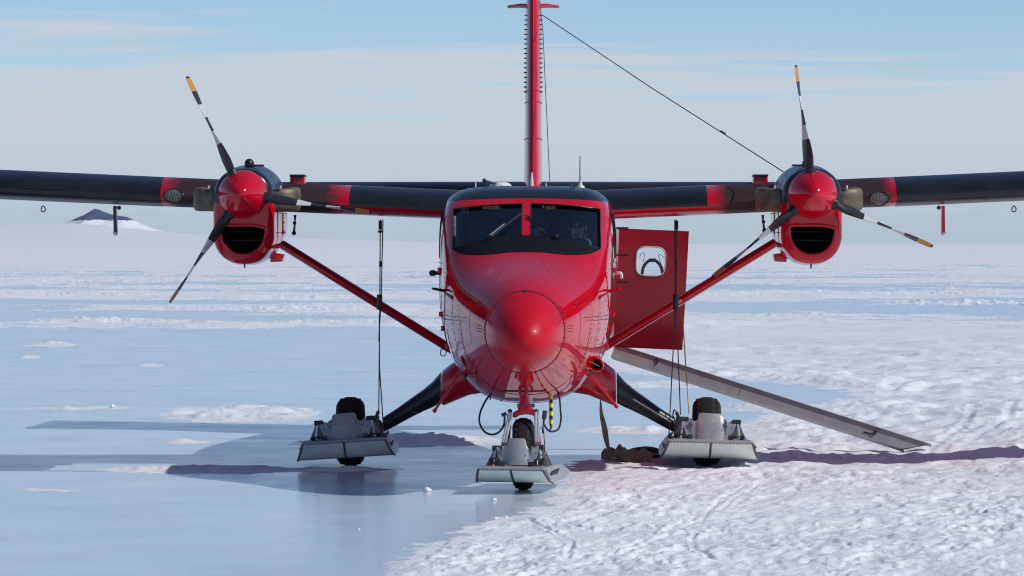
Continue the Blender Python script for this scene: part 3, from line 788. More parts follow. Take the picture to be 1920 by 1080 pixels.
for px_, py_, m__ in ((892, 342, M_WHITE), (1024, 343, M_WHITE), (1036, 342, M_STEEL)):
    p = rz(px_, 2.7); MB().loft([[(p.x + .006 * a, p.y + .06 * b2, p.z - .01) for a, b2 in ((-1, -1), (1, -1), (1, 1), (-1, 1))], [(p.x + .004 * a, p.y + .03 + .03 * b2, L(px_, py_, 2.7).z) for a, b2 in ((-1, -1), (1, -1), (1, 1), (-1, 1))]]).build('blade_antenna', m__, plane)
MB().tube(catmull([hit_top(px2x(1070, 2.15), 2.15), L(1073, 346, 2.2), hit_top(px2x(1077, 2.3), 2.3)]), .006, 6).build('roof_ring', M_STEEL, plane)
p = Vector((0.008, 8.2, 2.87)); MB().loft([[(p.x + a * w, p.y + lo + b2 * c2, p.z + z) for a, b2 in ((0, -1), (1, -.3), (.7, 1), (-.7, 1), (-1, -.3))] for w, lo, c2, z in ((.024, 0, .2, -.03), (.018, .08, .13, .14), (.008, .16, .06, .24))]).build('blade_antenna', M_WHITE, plane)
pegs = MB()
for k in range(26):
    p = hit_top(-.55 + k * .012 if k < 14 else -.38 + k * .008, 2.35); pegs.ball(p, .006, 5, 3)
o = pegs.build('rivets', M_STEEL, plane); o['kind'] = 'stuff'

# ---------------------------------------------------------------- wings
CH, TH, YLE = 1.98, 0.152, 4.1
def foil(n=40):
    """closed aerofoil outline (chord fraction, height fraction), trailing edge first, over the top"""
    out = []
    xs = 0.5 * (1 - np.cos(np.linspace(0, PI, n)))
    yt = 5 * TH * (.2969 * np.sqrt(xs) - .126 * xs - .3516 * xs ** 2 + .2843 * xs ** 3 - .1036 * xs ** 4)
    cam_ = 0.03 * 4 * xs * (1 - xs)
    up = list(zip(xs, cam_ + yt)); lo = list(zip(xs, cam_ - yt))
    return up[::-1] + lo[1:-1], list(zip(xs, cam_ + yt)), list(zip(xs, cam_ - yt))
FO, UP, LO = foil()
def wz(ax): return 2.672 + 0.045 * (ax - .85)
def wpt(s, ax, c, h): return (s * ax, YLE + c * CH, wz(ax) + h * CH)
for s in (-1, 1):
    w = MB().loft([[wpt(s, ax, c, h) for c, h in FO] for ax in (.6, .95, 1.5, 2.4, 3.2, 4.2, 5.5, 7, 8.5, 9.7)] + [[wpt(s, 9.86, .06 + c * .9, h * .5 + .002) for c, h in FO]])
    wing = w.build('wing', M_WING, plane, sharp=50)
    # inflatable rubber boots wrapped round the leading edge
    for (a0, a1, cu, cl) in ((.70, 1.845, .26, .003), (3.80, 9.75, .26, .16)):
        prof = [(c, h) for c, h in UP if c <= cu][::-1] + [(c, h) for c, h in LO[1:] if c <= cl + .0021]
        def out_pt(i, off):
            c, h = prof[i]; a = prof[max(i - 1, 0)]; b2 = prof[min(i + 1, len(prof) - 1)]
            tx, th = b2[0] - a[0], b2[1] - a[1]; l_ = math.hypot(tx, th)
            return c + (th / l_) * off / CH, h - (tx / l_) * off / CH
        sgn = 1 if out_pt(len(prof) // 2, .004)[0] < prof[len(prof) // 2][0] else -1
        rings = []
        for ax in np.linspace(a0, a1, 9):
            o1 = [wpt(s, ax, *out_pt(i, sgn * .006)) for i in range(len(prof))]; i1 = [wpt(s, ax, *out_pt(i, -.01 * sgn)) for i in range(len(prof))]
            rings.append(o1 + i1[::-1])
        MB().loft(rings).build('deice_boot', M_BOOT, wing, sharp=50)
    # stall strips on the outer boot
    px0 = 5.72 if s > 0 else 4.75
    p0 = Vector(wpt(s, px0, 0, .012)) + Vector((0, -.010, 0)); p1 = Vector(wpt(s, px0 + .5, 0, .012)) + Vector((0, -.010, 0))
    MB().tube([p0, p1], .008, 5).build('stall_strip', M_BLACK, wing)
    # riveted seam under the wing and the flap hinges
    r_ = MB()
    for ax in np.arange(1.0, 8.0, .045): r_.box(wpt(s, ax, .33, LO[24][1] - .003), (.014, .02, .008))
    o = r_.build('rivets', M_WHITE, wing); o['kind'] = 'stuff'
    # aileron trailing flap line: hinge brackets and drop pieces
    pxm = (215, 553, 80) if s < 0 else (1767, 1430, 1900)
    top = L(pxm[0], 386, 4.6); bot = L(pxm[0] + (1 if s < 0 else 1), 439, 4.62)
    mast = MB().loft([[(p.x + a * .016, p.y + b2 * .05, p.z) for a, b2 in ((-1, -1), (1, -1), (1, 1), (-1, 1))] for p in (top, (top + bot) / 2, bot)]).build('balance_mast', M_RED if s > 0 else M_STEEL, plane, bevel=.004)
    MB().tube([top + Vector((-s * .02, -.05, -.02)), bot + Vector((-s * .02, -.03, .02))], .007, 6).build('mast_rod', M_WHITE, mast)
    MB().ball(bot + Vector((0, -.03, .01)), .026).build('mast_weight', M_CHROME, mast)
    MB().ball(top + Vector((-s * .045, -.03, -.02)), .022).build('mast_bolt', M_STEEL, mast)
    c0 = L(pxm[2], 386, 4.7)
    MB().tube([Vector((c0.x + .021 * math.sin(a) * (1 - .35 * math.cos(a)), c0.y, c0.z - .062 * (1 - math.cos(a)) / 2)) for a in np.linspace(0, 2 * PI, 15)[:-1]], .006, 6, closed=True).build('tie_down_ring', M_STEEL, plane)
    h0 = L(pxm[1], 403, 4.7); h1 = L(pxm[1] - (2 if s < 0 else -3), 437 if s < 0 else 432, 4.7)
    hk = MB().tube([h0, h0 + Vector((0, 0, -.06)), h1], [.016, .008, .014], 7).ball(h0.lerp(h1, .45), .02, 8, 6).ball(h1, .024, 8, 6).build('hanging_hook', M_STEEL, plane)
    # landing lamp let into the leading edge
    lp = L(325, 367, YLE) if s < 0 else L(1648, 372, YLE)
    wv = BVHTree.FromPolygons(w.v, w.f)
    def hitw(x, z, off):
        p, n, _, _ = wv.ray_cast(Vector((x, 0, z)), Vector((0, 1, 0)))
        if p is None: return Vector((x, YLE + .1, z))
        if n.y > 0: n = -n
        return p + n * off
    def lamp_pt(u, v, o): return hitw(lp.x + .098 * u * math.cos(v), lp.z + .066 * u * math.sin(v), o)
    U = np.linspace(0.05, 1, 5); A = np.linspace(0, 2 * PI, 25)[:-1]
    rim = MB().tube([lamp_pt(1, a, .004) for a in A], .009, 6, closed=True).build('landing_lamp', M_BLACK, plane)
    lens = MB().loft([[lamp_pt(u, a, .005) for a in A] for u in U], (True, False)).build('lamp_glass', M_LAMP, rim)
    for k in range(13):
        a = k * 2.4; q_ = .62 * math.sqrt((k + .3) / 13) * 1.0
        pp = hitw(lp.x + .10 * q_ * math.cos(a) - s * .0, lp.z + .07 * q_ * math.sin(a), .008)
        bl = MB().ball(pp, (.0095, .006, .0095), 7, 5).build('bulb', M_BULB, rim)

# fin with its small tabs, and the tailplane
def fin_sec(z):
    t = (z - 2.7) / 3.25; le = 11.1 + (z - 2.7) * .52; ch = 2.9 - 1.1 * t; th = .222 - .045 * t
    pts = []
    xs = 0.5 * (1 - np.cos(np.linspace(0, PI, 18)))
    yt = (.2969 * np.sqrt(xs) - .126 * xs - .3516 * xs ** 2 + .2843 * xs ** 3 - .1036 * xs ** 4) * 5
    yt = yt / yt.max() * .5 * th
    a = [(yy, le + x * ch, z) for x, yy in zip(xs, yt)]; b2 = [(-yy, le + x * ch, z) for x, yy in zip(xs, yt)]
    return a + b2[-2:0:-1]
MB().loft([fin_sec(z) for z in np.linspace(2.6, 5.95, 14)]).build('tail_fin', M_FIN, plane, sharp=60)
tabm = None
for s in (-1, 1):
    for k in range(17):
        z = Wp(0, 30 + k * 9.1, 12.6).z
        sec = fin_sec(z); p = max(sec, key=lambda q_: q_[0]); x = s * (p[0] + .001)
        if tabm is None:
            o = MB().loft([[(-.012, -.035, 0), (-.012, .035, .012), (-.012, .035, .018), (-.012, -.035, .006)], [(.014, -.02, 0), (.014, .03, .012), (.014, .03, .018), (.014, -.02, .006)]]).build('vortex_tab', M_SEAM, plane)
            tabm = o
        else:
            o = tabm.copy(); COL.objects.link(o); o.parent = plane
        o.location = (x, p[1] - .28, z); o.scale = (s, 1, 1)
    for pyy in (172, 193, 262): 
        z = Wp(0, pyy, 12.3).z; sec = fin_sec(z); half = sec[2:10]
        MB().tube([(s * (q_[0] + .002), q_[1], q_[2]) for q_ in half], .005, 5).build('panel_seam', M_SEAM, plane)
    w0 = L(1000 + s * 9, 12, 13.0); w1 = L(1000 + s * 24, 11, 13.1); w2 = L(1000 + s * 45, 13, 13.3)
    MB().tube([w0, w1, w2], [.03, .028, .02], 10, flat=1.6, up=(0, 0, 1)).build('whisker_antenna', M_RED, plane)
    st = MB().loft([[(s * ax, 12.3 + (ax * .12) + c * (1.45 - ax * .1), 2.93 + h * 1.35) for c, h in FO] for ax in (0.05, 1.5, 3.0, 3.15)]).build('tailplane', M_BOOT, plane, sharp=50)
MB().box((-.13 * 0 + .115, 10.9, 2.86), (.05, .3, .12)).box((-.115, 10.9, 2.86), (.05, .3, .12)).build('fin_fairing', M_RED, plane, bevel=.02)

# aerial wires
p0, p1 = L(1016, 28, 12.6), L(1468, 322, 3.6)
o = MB().tube([p0, p0.lerp(p1, .5) + Vector((0, 0, -.02)), p1], .0065, 6).build('aerial_wire', M_ROPE, plane)
q0 = p0.lerp(p1, .775); MB().tube([q0, p0.lerp(p1, .79)], .012, 7).build('wire_insulator', M_BLACK, o)
MB().tube([L(1012, 4, 12.6), L(1018, 60, 12.3), L(1031, 344, 11.0)], .0055, 6).build('aerial_wire', M_ROPE, plane)

# ---------------------------------------------------------------- engines
HUBX, HUBZ, HUBY = 2.845, 2.80, 2.58
def capsule(cx, y, hw, zt, zb, n=48):
    out = []
    for j in range(n):
        a = 2 * PI * j / n; c, s = math.cos(a), math.sin(a)
        r = min(hw, (zt - zb) / 2)
        zc_ = (zt - r) if s >= 0 else (zb + r)
        out.append((cx + hw * math.copysign(abs(c) ** .9, c), y, zc_ + r * math.copysign(abs(s) ** .95, s)))
    return out
def blade_mesh():
    mb = MB(); rings = []
    rs = [.16, .24, .30, .38, .48, .58, .70, .82, .95, 1.08, 1.18, 1.25, 1.29, 1.302]
    chd = [.075, .085, .12, .165, .19, .20, .205, .205, .20, .19, .175, .15, .11, .05]
    thk = [.07, .075, .06, .045, .036, .030, .025, .021, .017, .014, .012, .010, .008, .004]
    tw = [50, 46, 42, 34, 24, 15, 6, 0, -6, -11, -14, -16, -17, -17]
    for r, c, t, a in zip(rs, chd, thk, tw):
        ca, sa = math.cos(R(a)), math.sin(R(a)); ring_ = []
        for j in range(18):
            th = 2 * PI * j / 18; u, v = c / 2 * math.cos(th), t / 2 * math.sin(th)
            if r > .35: u += .0; v *= (1 - .35 * math.cos(th))
            ring_.append((r, u * ca - v * sa, u * sa + v * ca))
        rings.append(ring_)
    me = bpy.data.meshes.new('blade'); mb.loft(rings); me.from_pydata(mb.v, [], mb.f); return me
BM = blade_mesh()
first_blade = None
for s, angs in ((-1, (115, -8, -124)), (1, (97.5, -23.5, -140.5))):
    cx = s * HUBX
    secs = [(2.66, .225, 2.98, 2.195), (2.675, .256, 3.022, 2.158), (2.70, .282, 3.046, 2.13), (2.74, .300, 3.062, 2.112), (2.80, .308, 3.068, 2.105), (3.1, .316, 3.085, 2.09), (3.5, .325, 3.11, 2.09), (3.9, .332, 3.12, 2.12), (4.4, .335, 3.09, 2.17), (4.9, .31, 3.04, 2.30), (5.6, .16, 2.92, 2.58), (5.95, .05, 2.82, 2.70)]
    sy = np.unique(np.concatenate([[2.66, 2.667, 2.675, 2.687, 2.70, 2.715, 2.74, 2.77, 2.8], np.linspace(2.9, 5.95, 22)]))
    sa_ = np.array(secs)
    nac = MB().loft([capsule(cx, y, *[float(pchip(sa_[:, 0], sa_[:, k], np.array([y]))[0]) for k in (1, 2, 3)]) for y in sy]).build('nacelle', None, plane, sharp=50)
    nac.data.materials.append(M_NAC); nac.data.materials.append(M_CAVE)
    cz, rad_ = 2.418, .224
    outl = [(cx + rad_ * 1.02 * math.cos(a), cz + rad_ * math.sin(a)) for a in np.linspace(PI - .33, 2 * PI + .33, 30)]
    cu = MB().prism(outl, 2.4, 3.7).build('cutter', None, plane, sharp=180); cu.data.materials.append(M_NAC); cu.data.materials.append(M_CAVE)
    for p in cu.data.polygons: p.material_index = 1
    boolean(nac, [cu])
    lip = catmull([(x, 2.665, z) for x, z in outl[::2]] + [(cx + .10, 2.665, outl[-1][1] + .004), (cx - .10, 2.665, outl[0][1] + .004)], 3, True)
    MB().tube(lip, .018, 8, closed=True).build('intake_lip', M_RED, nac)
    MB().box((cx, 2.95, 2.345), (.37, .01, .007)).build('intake_vane', M_BLACK, nac)
    MB().box((cx, 3.1, 2.43), (.37, .01, .006)).build('intake_vane', M_BLACK, nac)
    MB().tube([(cx, 2.9, 2.12), (cx, 2.9, 2.065)], .009, 7).build('drain_tube', M_STEEL, nac)
    # exhaust stacks: elbows that leave the cowling sideways and bend aft
    for e in (-1, 1):
        path = catmull([(cx + e * .22, 3.02, 2.74), (cx + e * .33, 3.0, 2.75), (cx + e * .44, 3.06, 2.755), (cx + e * .475, 3.25, 2.76), (cx + e * .47, 3.5, 2.765)], 5)
        mb = MB(); rings = []
        for i, p in enumerate(path):
            t = (path[min(i + 1, len(path) - 1)] - path[max(i - 1, 0)]).normalized(); up = Vector((0, 0, 1)); sd = t.cross(up).normalized()
            k = i / (len(path) - 1); hh = .112 + .012 * k; ww = .085 - .02 * k
            rings.append([p + up * (hh * math.copysign(abs(math.sin(a)) ** .55, math.sin(a))) + sd * (ww * math.copysign(abs(math.cos(a)) ** .55, math.cos(a))) for a in np.linspace(0, 2 * PI, 25)[:-1]])
        mb.loft(rings, (True, True)).build('exhaust_stack', M_HEAT, nac, sharp=60)
        MB().tube([(cx + e * .36, 2.93, 2.862), (cx + e * .36, 2.93, 2.895)], .012, 7).build('exhaust_bolt', M_CHROME, nac)
    # bead beacon, top vent box and belly scoop
    MB().ball((cx - s * .02, 3.3, 3.118), (.05, .06, .055)).build('beacon', M_BLACK, nac)
    MB().box((cx - s * .10, 3.15, 3.10), (.16, .05, .02)).build('cowl_latch', M_BLACK, nac, bevel=.004)
    MB().box((cx - s * .43, 4.75, 2.935), (.15, .35, .16)).build('vent_box', M_RED, nac, bevel=.015)
    MB().box((cx - s * .43, 4.74, 3.02), (.158, .36, .022)).build('vent_cap', M_BLACK, nac, bevel=.004)
    MB().prism([(cx - s * .19, 2.12), (cx - s * .31, 2.125), (cx - s * .325, 2.20), (cx - s * .2, 2.22)], 3.9, 4.3).build('belly_scoop', M_RED, nac, bevel=.015)
    # cowling seams on the inner flank
    nv = BVHTree.FromObject(nac, bpy.context.evaluated_depsgraph_get())
    def hn_(y, z):
        p, n, _, _ = nv.ray_cast(Vector((cx - s * 2, y, z)), Vector((s, 0, 0))); return (p - Vector((s * .001, 0, 0))) if p else Vector((cx - s * .35, y, z))
    for z in (2.62, 2.42): MB().tube([hn_(y, z) for y in np.linspace(2.95, 4.3, 14)], .004, 5).build('cowl_seam', M_SEAM, nac)
    for y in (3.15, 3.75): MB().tube([hn_(y, z) for z in np.linspace(2.2, 2.95, 12)], .004, 5).build('cowl_seam', M_SEAM, nac)
    # propeller
    prop = MB().tube([(cx, 2.60, HUBZ), (cx, 2.70, HUBZ)], [.245, .245], 40).build('propeller', M_RED, plane)
    sp_ = [(2.225, .004), (2.235, .035), (2.26, .068), (2.31, .112), (2.37, .152), (2.44, .189), (2.52, .222), (2.58, .24), (2.62, .247), (2.66, .249)]
    MB().loft([[(cx + r * math.cos(a), y, HUBZ + r * math.sin(a)) for a in np.linspace(0, 2 * PI, 49)[:-1]] for y, r in sp_]).build('spinner', M_RED, prop, sharp=60)
    for an in angs:
        if first_blade is None:
            ob = finish('blade', BM, M_BLADE, prop, sharp=60); first_blade = ob
        else:
            ob = first_blade.copy(); COL.objects.link(ob); ob.parent = prop
        ob.location = (cx, HUBY, HUBZ); ob.rotation_euler = (0, -R(an), 0)
        dv = Vector((math.cos(R(an)), 0, math.sin(R(an))))
        MB().tube([Vector((cx, 2.56, HUBZ)) + dv * .17, Vector((cx, 2.56, HUBZ)) + dv * .262], [.062, .056], 16).build('blade_cuff', M_BLACK, prop)

# ---------------------------------------------------------------- wing struts
for s in (-1, 1):
    a = L(518, 452, 4.75) if s < 0 else L(1458, 452, 4.75); b2 = L(838, 650, 4.6) if s < 0 else L(1134, 650, 4.6)
    ax_ = (b2 - a).normalized(); n_ = Vector((0, 1, 0)); e = ax_.cross(n_).normalized()
    sec = [(math.cos(t) * .048, math.sin(t) * .13) for t in np.linspace(0, 2 * PI, 21)[:-1]]
    st = MB().loft([[p + e * (u * k) + n_ * (v * k) for u, v in sec] for p, k in ((a - ax_ * .25, 1.0), (a, 1.0), (a.lerp(b2, .55), 1.0), (b2, 1.0), (b2 + ax_ * .12, .85))]).build('wing_strut', M_RED, plane)
    m0 = L(711 if s < 0 else 1267, 566, 4.5)
    MB().tube([L(711.5 if s < 0 else 1267, 552, 4.46), L(711.5 if s < 0 else 1267, 581, 4.46)], .03, 10).build('cable_clamp', M_BLACK, st)
    if s > 0: MB().prism([(m0.x - .06, m0.z - .06), (m0.x + .05, m0.z + .03), (m0.x + .07, m0.z + .005), (m0.x - .0, m0.z - .05)], 4.52, 4.54).build('clamp_tab', M_CREAM, st)
    # rigging lines from the wing to the ski
    if s < 0: runs = [((713, 412), (712, 566), (710, 776), M_ROPE), ((718, 412), (714.5, 560), (710, 640), M_ROPE), ((711, 590), (711.5, 690), (719, 806), M_ROPE)]
    else: runs = [((1268.5, 412), (1267.5, 566), (1276, 778), M_ROPE), ((1265, 412), (1266, 580), (1254, 820), M_ROPE), ((1280, 598), (1286, 690), (1292, 776), M_ROPEY)]
    for r0, r1, r2, m__ in runs:
        o = MB().tube([L(*r0, 4.7), L(*r1, 4.42), L(*r2, 4.2)], .0068, 6).build('rigging_cable', m__, plane)
    t0 = L(runs[0][0][0], 414, 4.68)
    MB().tube([t0, t0 + Vector((0, -.02, -.09))], .018, 8).tube([t0 + Vector((0, -.02, -.10)), t0 + Vector((0, -.02, -.125))], .026, 8).build('cable_turnbuckle', M_STEEL, plane)
    MB().tube([L(runs[0][0][0], 490, 4.56), L(runs[0][0][0], 500, 4.55)], .013, 8).build('cable_turnbuckle', M_STEEL, plane)

# ---------------------------------------------------------------- landing gear
def tyre(parent, c, dia, wid, m=None, sidew=.55):
    """tread with block lugs round a rounded carcass, and a wheel rim"""
    r = dia / 2; prof = [(-.44, .56), (-.51, .68), (-.505, .78), (-.45, .865), (-.35, .935), (-.19, .985), (0, 1.0), (.19, .985), (.35, .935), (.45, .865), (.505, .78), (.51, .68), (.44, .56)]
    n = 48; rings = []
    for k in range(n):
        a = 2 * PI * k / n
        rings.append([(c[0] + u * wid, c[1] + v * r * math.cos(a), c[2] + v * r * math.sin(a)) for u, v in prof])
    rings.append(rings[0])
    t = MB().loft(rings, (False, False)).build('tyre', M_TYRE, parent, sharp=60)
    lug = MB()
    for k in range(30):
        a = 2 * PI * k / 30
        for u in (-.30, -.1, .1, .30):
            rr_ = r * (.957 if abs(u) < .2 else .916)
            mt = Matrix.Rotation(a - PI / 2, 3, 'X')
            lug.box((c[0] + u * wid, c[1] + rr_ * math.cos(a), c[2] + rr_ * math.sin(a)), (wid * .15, r * .11, .026), mt)
    MB_l = lug.build('tread_lugs', M_TYRE, parent); MB_l['kind'] = 'stuff'
    MB().tube([(c[0] - wid * .4, c[1], c[2]), (c[0] + wid * .4, c[1], c[2])], r * .6, 24).build('wheel_rim', M_STEEL, parent)
    return t
def ski(parent_name, cx, cy, hw, zb, zt, toe, heel, plate, plate_y, z_ears, roll, yaw, tdia, twid, ear_in, ear_out):
    """wheel ski: hollow alloy runner with an upturned pale toe, housing plate with two ears, brackets, tyre"""
    # everything is laid out about (cx, cy) and turned as one piece
    T = Matrix.Translation((cx, cy, 0)) @ Matrix.Rotation(yaw, 4, 'Z') @ Matrix.Rotation(roll, 4, 'Y')
    up = hw * .85
    def q(v): return tuple(T @ Vector(v))
    def part(mb, n_, m_, par, **k):
        mb.xf(T); return mb.build(n_, m_, par, **k)
    tb = toe + .30                                  # where the toe starts to rise
    # runner body (side walls lean outwards to the sole)
    body_ = MB().loft([[(-hw, tb, zb), (hw, tb, zb), (up, tb - .06, zt), (-up, tb - .06, zt)],
                       [(-hw, .3, zb - .01), (hw, .3, zb - .01), (up * .98, .3, zt), (-up * .98, .3, zt)],
                       [(-hw * .95, heel, zb + .03), (hw * .95, heel, zb + .03), (up * .9, heel - .1, zt - .04), (-up * .9, heel - .1, zt - .04)]])
    root = part(body_, parent_name, M_ALU, plane, bevel=.006)
    # toe: pale sole on its underside, alloy lip over it
    nU = 5; rows = []
    for k in range(nU):
        t = k / (nU - 1); w = hw + (up - hw) * t; y_ = tb - .30 * (t ** .75); z = zb + (zt - zb) * t ** 1.25
        rows.append((w, y_, z))
    toe_ = MB()
    for sgn in (-1, 1):
        toe_.loft([[(sgn * w, y_, z), (sgn * .008, y_, z), (sgn * .008, y_ + .02, z + .012), (sgn * w, y_ + .02, z + .012)] for w, y_, z in rows])
    part(toe_, 'toe_sole', M_SOLE, root, sharp=60)
    part(MB().loft([[(-.011, y_ - .004, z), (.011, y_ - .004, z), (.011, y_ + .02, z + .01), (-.011, y_ + .02, z + .01)] for w, y_, z in rows]), 'toe_rib', M_TRIM, root)
    for sgn in (-1, 1):
        part(MB().tube([(sgn * w, y_, z) for w, y_, z in rows], .011, 6), 'toe_edge', M_TRIM, root)
    w, y_, z = rows[-1]
    part(MB().tube([(-w, y_ + .01, z + .008), (w, y_ + .01, z + .008)], .016, 8), 'toe_lip', M_ALU, root)
    part(MB().loft([[(-w, y_ + .015, z + .012), (w, y_ + .015, z + .012), (w, y_ + .012, z), (-w, y_ + .012, z)], [(-up, tb + .3, zt + .010), (up, tb + .3, zt + .010), (up, tb + .3, zt - .002), (-up, tb + .3, zt - .002)]]), 'deck_sheet', M_ALU, root)
    rv_ = MB()
    for k in range(24): rv_.ball((-w + (k + .5) * 2 * w / 24, y_ - .004, z - .006), .007, 5, 3)
    o_ = part(rv_, 'lip_rivets', M_TRIM, root); o_['kind'] = 'stuff'
    # side wall fittings on both flanks
    for sgn in (-1, 1):
        for k, yy in enumerate((tb + .08, tb + .2, tb + .32, tb + .44, tb + .56)):
            t = .55; xx = sgn * (hw + (up - hw) * t + .004)
            part(MB().box((xx, yy, zb + (zt - zb) * t), (.012, .05, .075), Matrix.Rotation(sgn * .35, 3, 'Y')), 'side_slot', M_BLACK, root, bevel=.003)
    # housing plate
    def span(x):
        zs = []
        for k in range(len(plate)):
            (xa, za), (xb, zb2) = plate[k], plate[(k + 1) % len(plate)]
            if (xa - x) * (xb - x) <= 0 and abs(xa - xb) > 1e-6: zs.append(za + (zb2 - za) * (x - xa) / (xb - xa))
        return min(zs), max(zs)
    px0_, px1_ = min(p[0] for p in plate), max(p[0] for p in plate); pz0 = min(p[1] for p in plate); mid_x = (px0_ + px1_) / 2
    def sheet(u, v, o):
        x = px0_ + .002 + (px1_ - px0_ - .004) * u; lo_, hi_ = span(x); z = lo_ + (hi_ - lo_) * v
        a = abs(x - mid_x); h_ = twid * .42
        y_ = plate_y + .22 * (z - pz0) + .016 * (a / h_) ** 2 * (a < h_) + (a >= h_) * (.016 + .022 * (1 - math.exp(-(a - h_) / .03)))
        y_ += .06 * max(0.0, (z - pz0) / .22 - .82)             # rolled top edge
        return Vector((x, y_ + (0 if o else .014), z))
    part(MB_from(sheet, np.linspace(0, 1, 61), np.linspace(0, 1, 9)), 'housing_plate', M_ALU, root, sharp=60)
    zb_ = min(p[1] for p in plate); zmx = max(p[1] for p in plate)
    # rams in the corners and a row of bolts
    for sgn in (-1, 1):
        part(MB().tube([(sgn * twid * 1.15, plate_y + .02, zb_ + .005), (sgn * twid * 1.22, plate_y + .0, zb_ + .06)], .020, 9), 'ski_ram', M_BLACK, root)
        part(MB().tube(catmull([(sgn * twid * .8, plate_y - .03, zb_ + .02), (sgn * twid * .95, plate_y - .06, zb_ + .06), (sgn * twid * 1.15, plate_y - .02, zb_ + .05), (sgn * twid * 1.25, plate_y + .03, zb_ + .01)], 5), .008, 6), 'hydraulic_line', M_HOSE, root)
        for kk in range(3):
            part(MB().ball((sgn * (twid * .62 + .05 * kk), plate_y - .004 + .22 * (.55 * (zmx - zb_)), zb_ + .55 * (zmx - zb_) - .02 * kk), .008, 6, 4), 'plate_bolt', M_TRIM, root)
    for sgn in (-1, 1):                              # cheeks running back beside the wheel
        xx = sgn * (twid / 2 + .035)
        part(MB().box((xx, plate_y + .36, (zb_ + zmx) / 2 - .04), (.014, .62, (zmx - zb_) * .72)), 'housing_cheek', M_ALU, root)
    # ears' pivots and riveted triangle brackets
    for sgn, e in ((-1, ear_out), (1, ear_in)):
        ex = e[0]; ez = e[1]
        part(MB().tube([(ex - .045, plate_y + .10, ez - .01), (ex + .045, plate_y + .10, ez - .01)], .026, 9), 'pivot_bolt', M_STEEL, root)
        part(MB().prism([(ex - .01 * sgn, ez), (ex + .03 * sgn, ez - .02), (ex + .105 * sgn, zt + .012), (ex - .05 * sgn, zt + .012)], plate_y + .11, plate_y + .13), 'truss_bracket', M_ALUD, root, bevel=.003)
        part(MB().prism([(ex - .01 * sgn, ez), (ex + .03 * sgn, ez - .02), (ex + .105 * sgn, zt + .012), (ex - .05 * sgn, zt + .012)], plate_y + .28, plate_y + .30), 'truss_bracket', M_ALUD, root, bevel=.003)
        part(MB().tube([(ex + .035 * sgn, plate_y + .05, zt + .01), (ex + .012 * sgn, plate_y + .09, ez - .03)], .012, 7), 'gas_strut', M_CHROME, root)
        part(MB().box((ex - .06 * sgn, plate_y - .02, zt + .03), (.05, .05, .05)), 'clevis', M_STEEL, root, bevel=.006)
    # wheel carried in the slot of the runner
    hub = bpy.data.objects.new('wheel', None)
    c = (cx, cy, tdia / 2 - .006)
    tyre(root, c, tdia, twid)
    bpy.data.objects.remove(hub)
    return root
def plate_from(pts, px0, y, cx=0.0):
    k = (y - CY) / F; return [((p - px0) * k, H - (q_ - HY) * k) for p, q_ in pts]
MP = [(-54, 788), (-50, 786), (-44, 789), (-34, 792), (-29, 790), (-27, 779), (-23, 776), (14, 775), (18, 778), (20, 788), (26, 791), (38, 787), (46, 782), (49, 784), (47, 800), (42, 815), (31, 827), (-36, 827), (-46, 812), (-52, 798)]
MP = [(p + 2, q_) for p, q_ in MP]
main_plate = plate_from(MP, 0, 4.0)
k_ = (4.0 - CY) / F
LX = -1.857; RX = 1.852
ski('main_ski', LX, 4.53, .50, .115, .292, -1.08, 1.15, main_plate, -.53, 0, R(-3.6), 0, .72, .285, (47 * k_, H - (786 - HY) * k_), (-51 * k_, H - (789 - HY) * k_))
mp2 = [(-x, z) for x, z in main_plate][::-1]
ski('main_ski', RX, 4.53, .50, .115, .288, -1.08, 1.15, mp2, -.53, 0, R(1.6), 0, .72, .285, (51 * k_, H - (789 - HY) * k_), (-47 * k_, H - (786 - HY) * k_))
NP = [(940, 838), (944, 838), (950, 843), (956, 843), (959, 838), (961, 824), (964, 821.5), (991, 821.5), (995, 824), (998, 836), (1003, 842), (1010, 840), (1018, 834), (1021, 836), (1019, 852), (1014, 865), (1008, 871), (954, 871), (944, 856)]
nplate = plate_from(NP, 981, -.35)
kn = (-.35 - CY) / F
ski('nose_ski', -.02, 0.0, .355, .10, .232, -.92, .95, nplate, -.49, 0, R(.6), R(-7.0), .68, .20, (39 * kn, H - (836 - HY) * kn), (-40 * kn, H - (839 - HY) * kn))

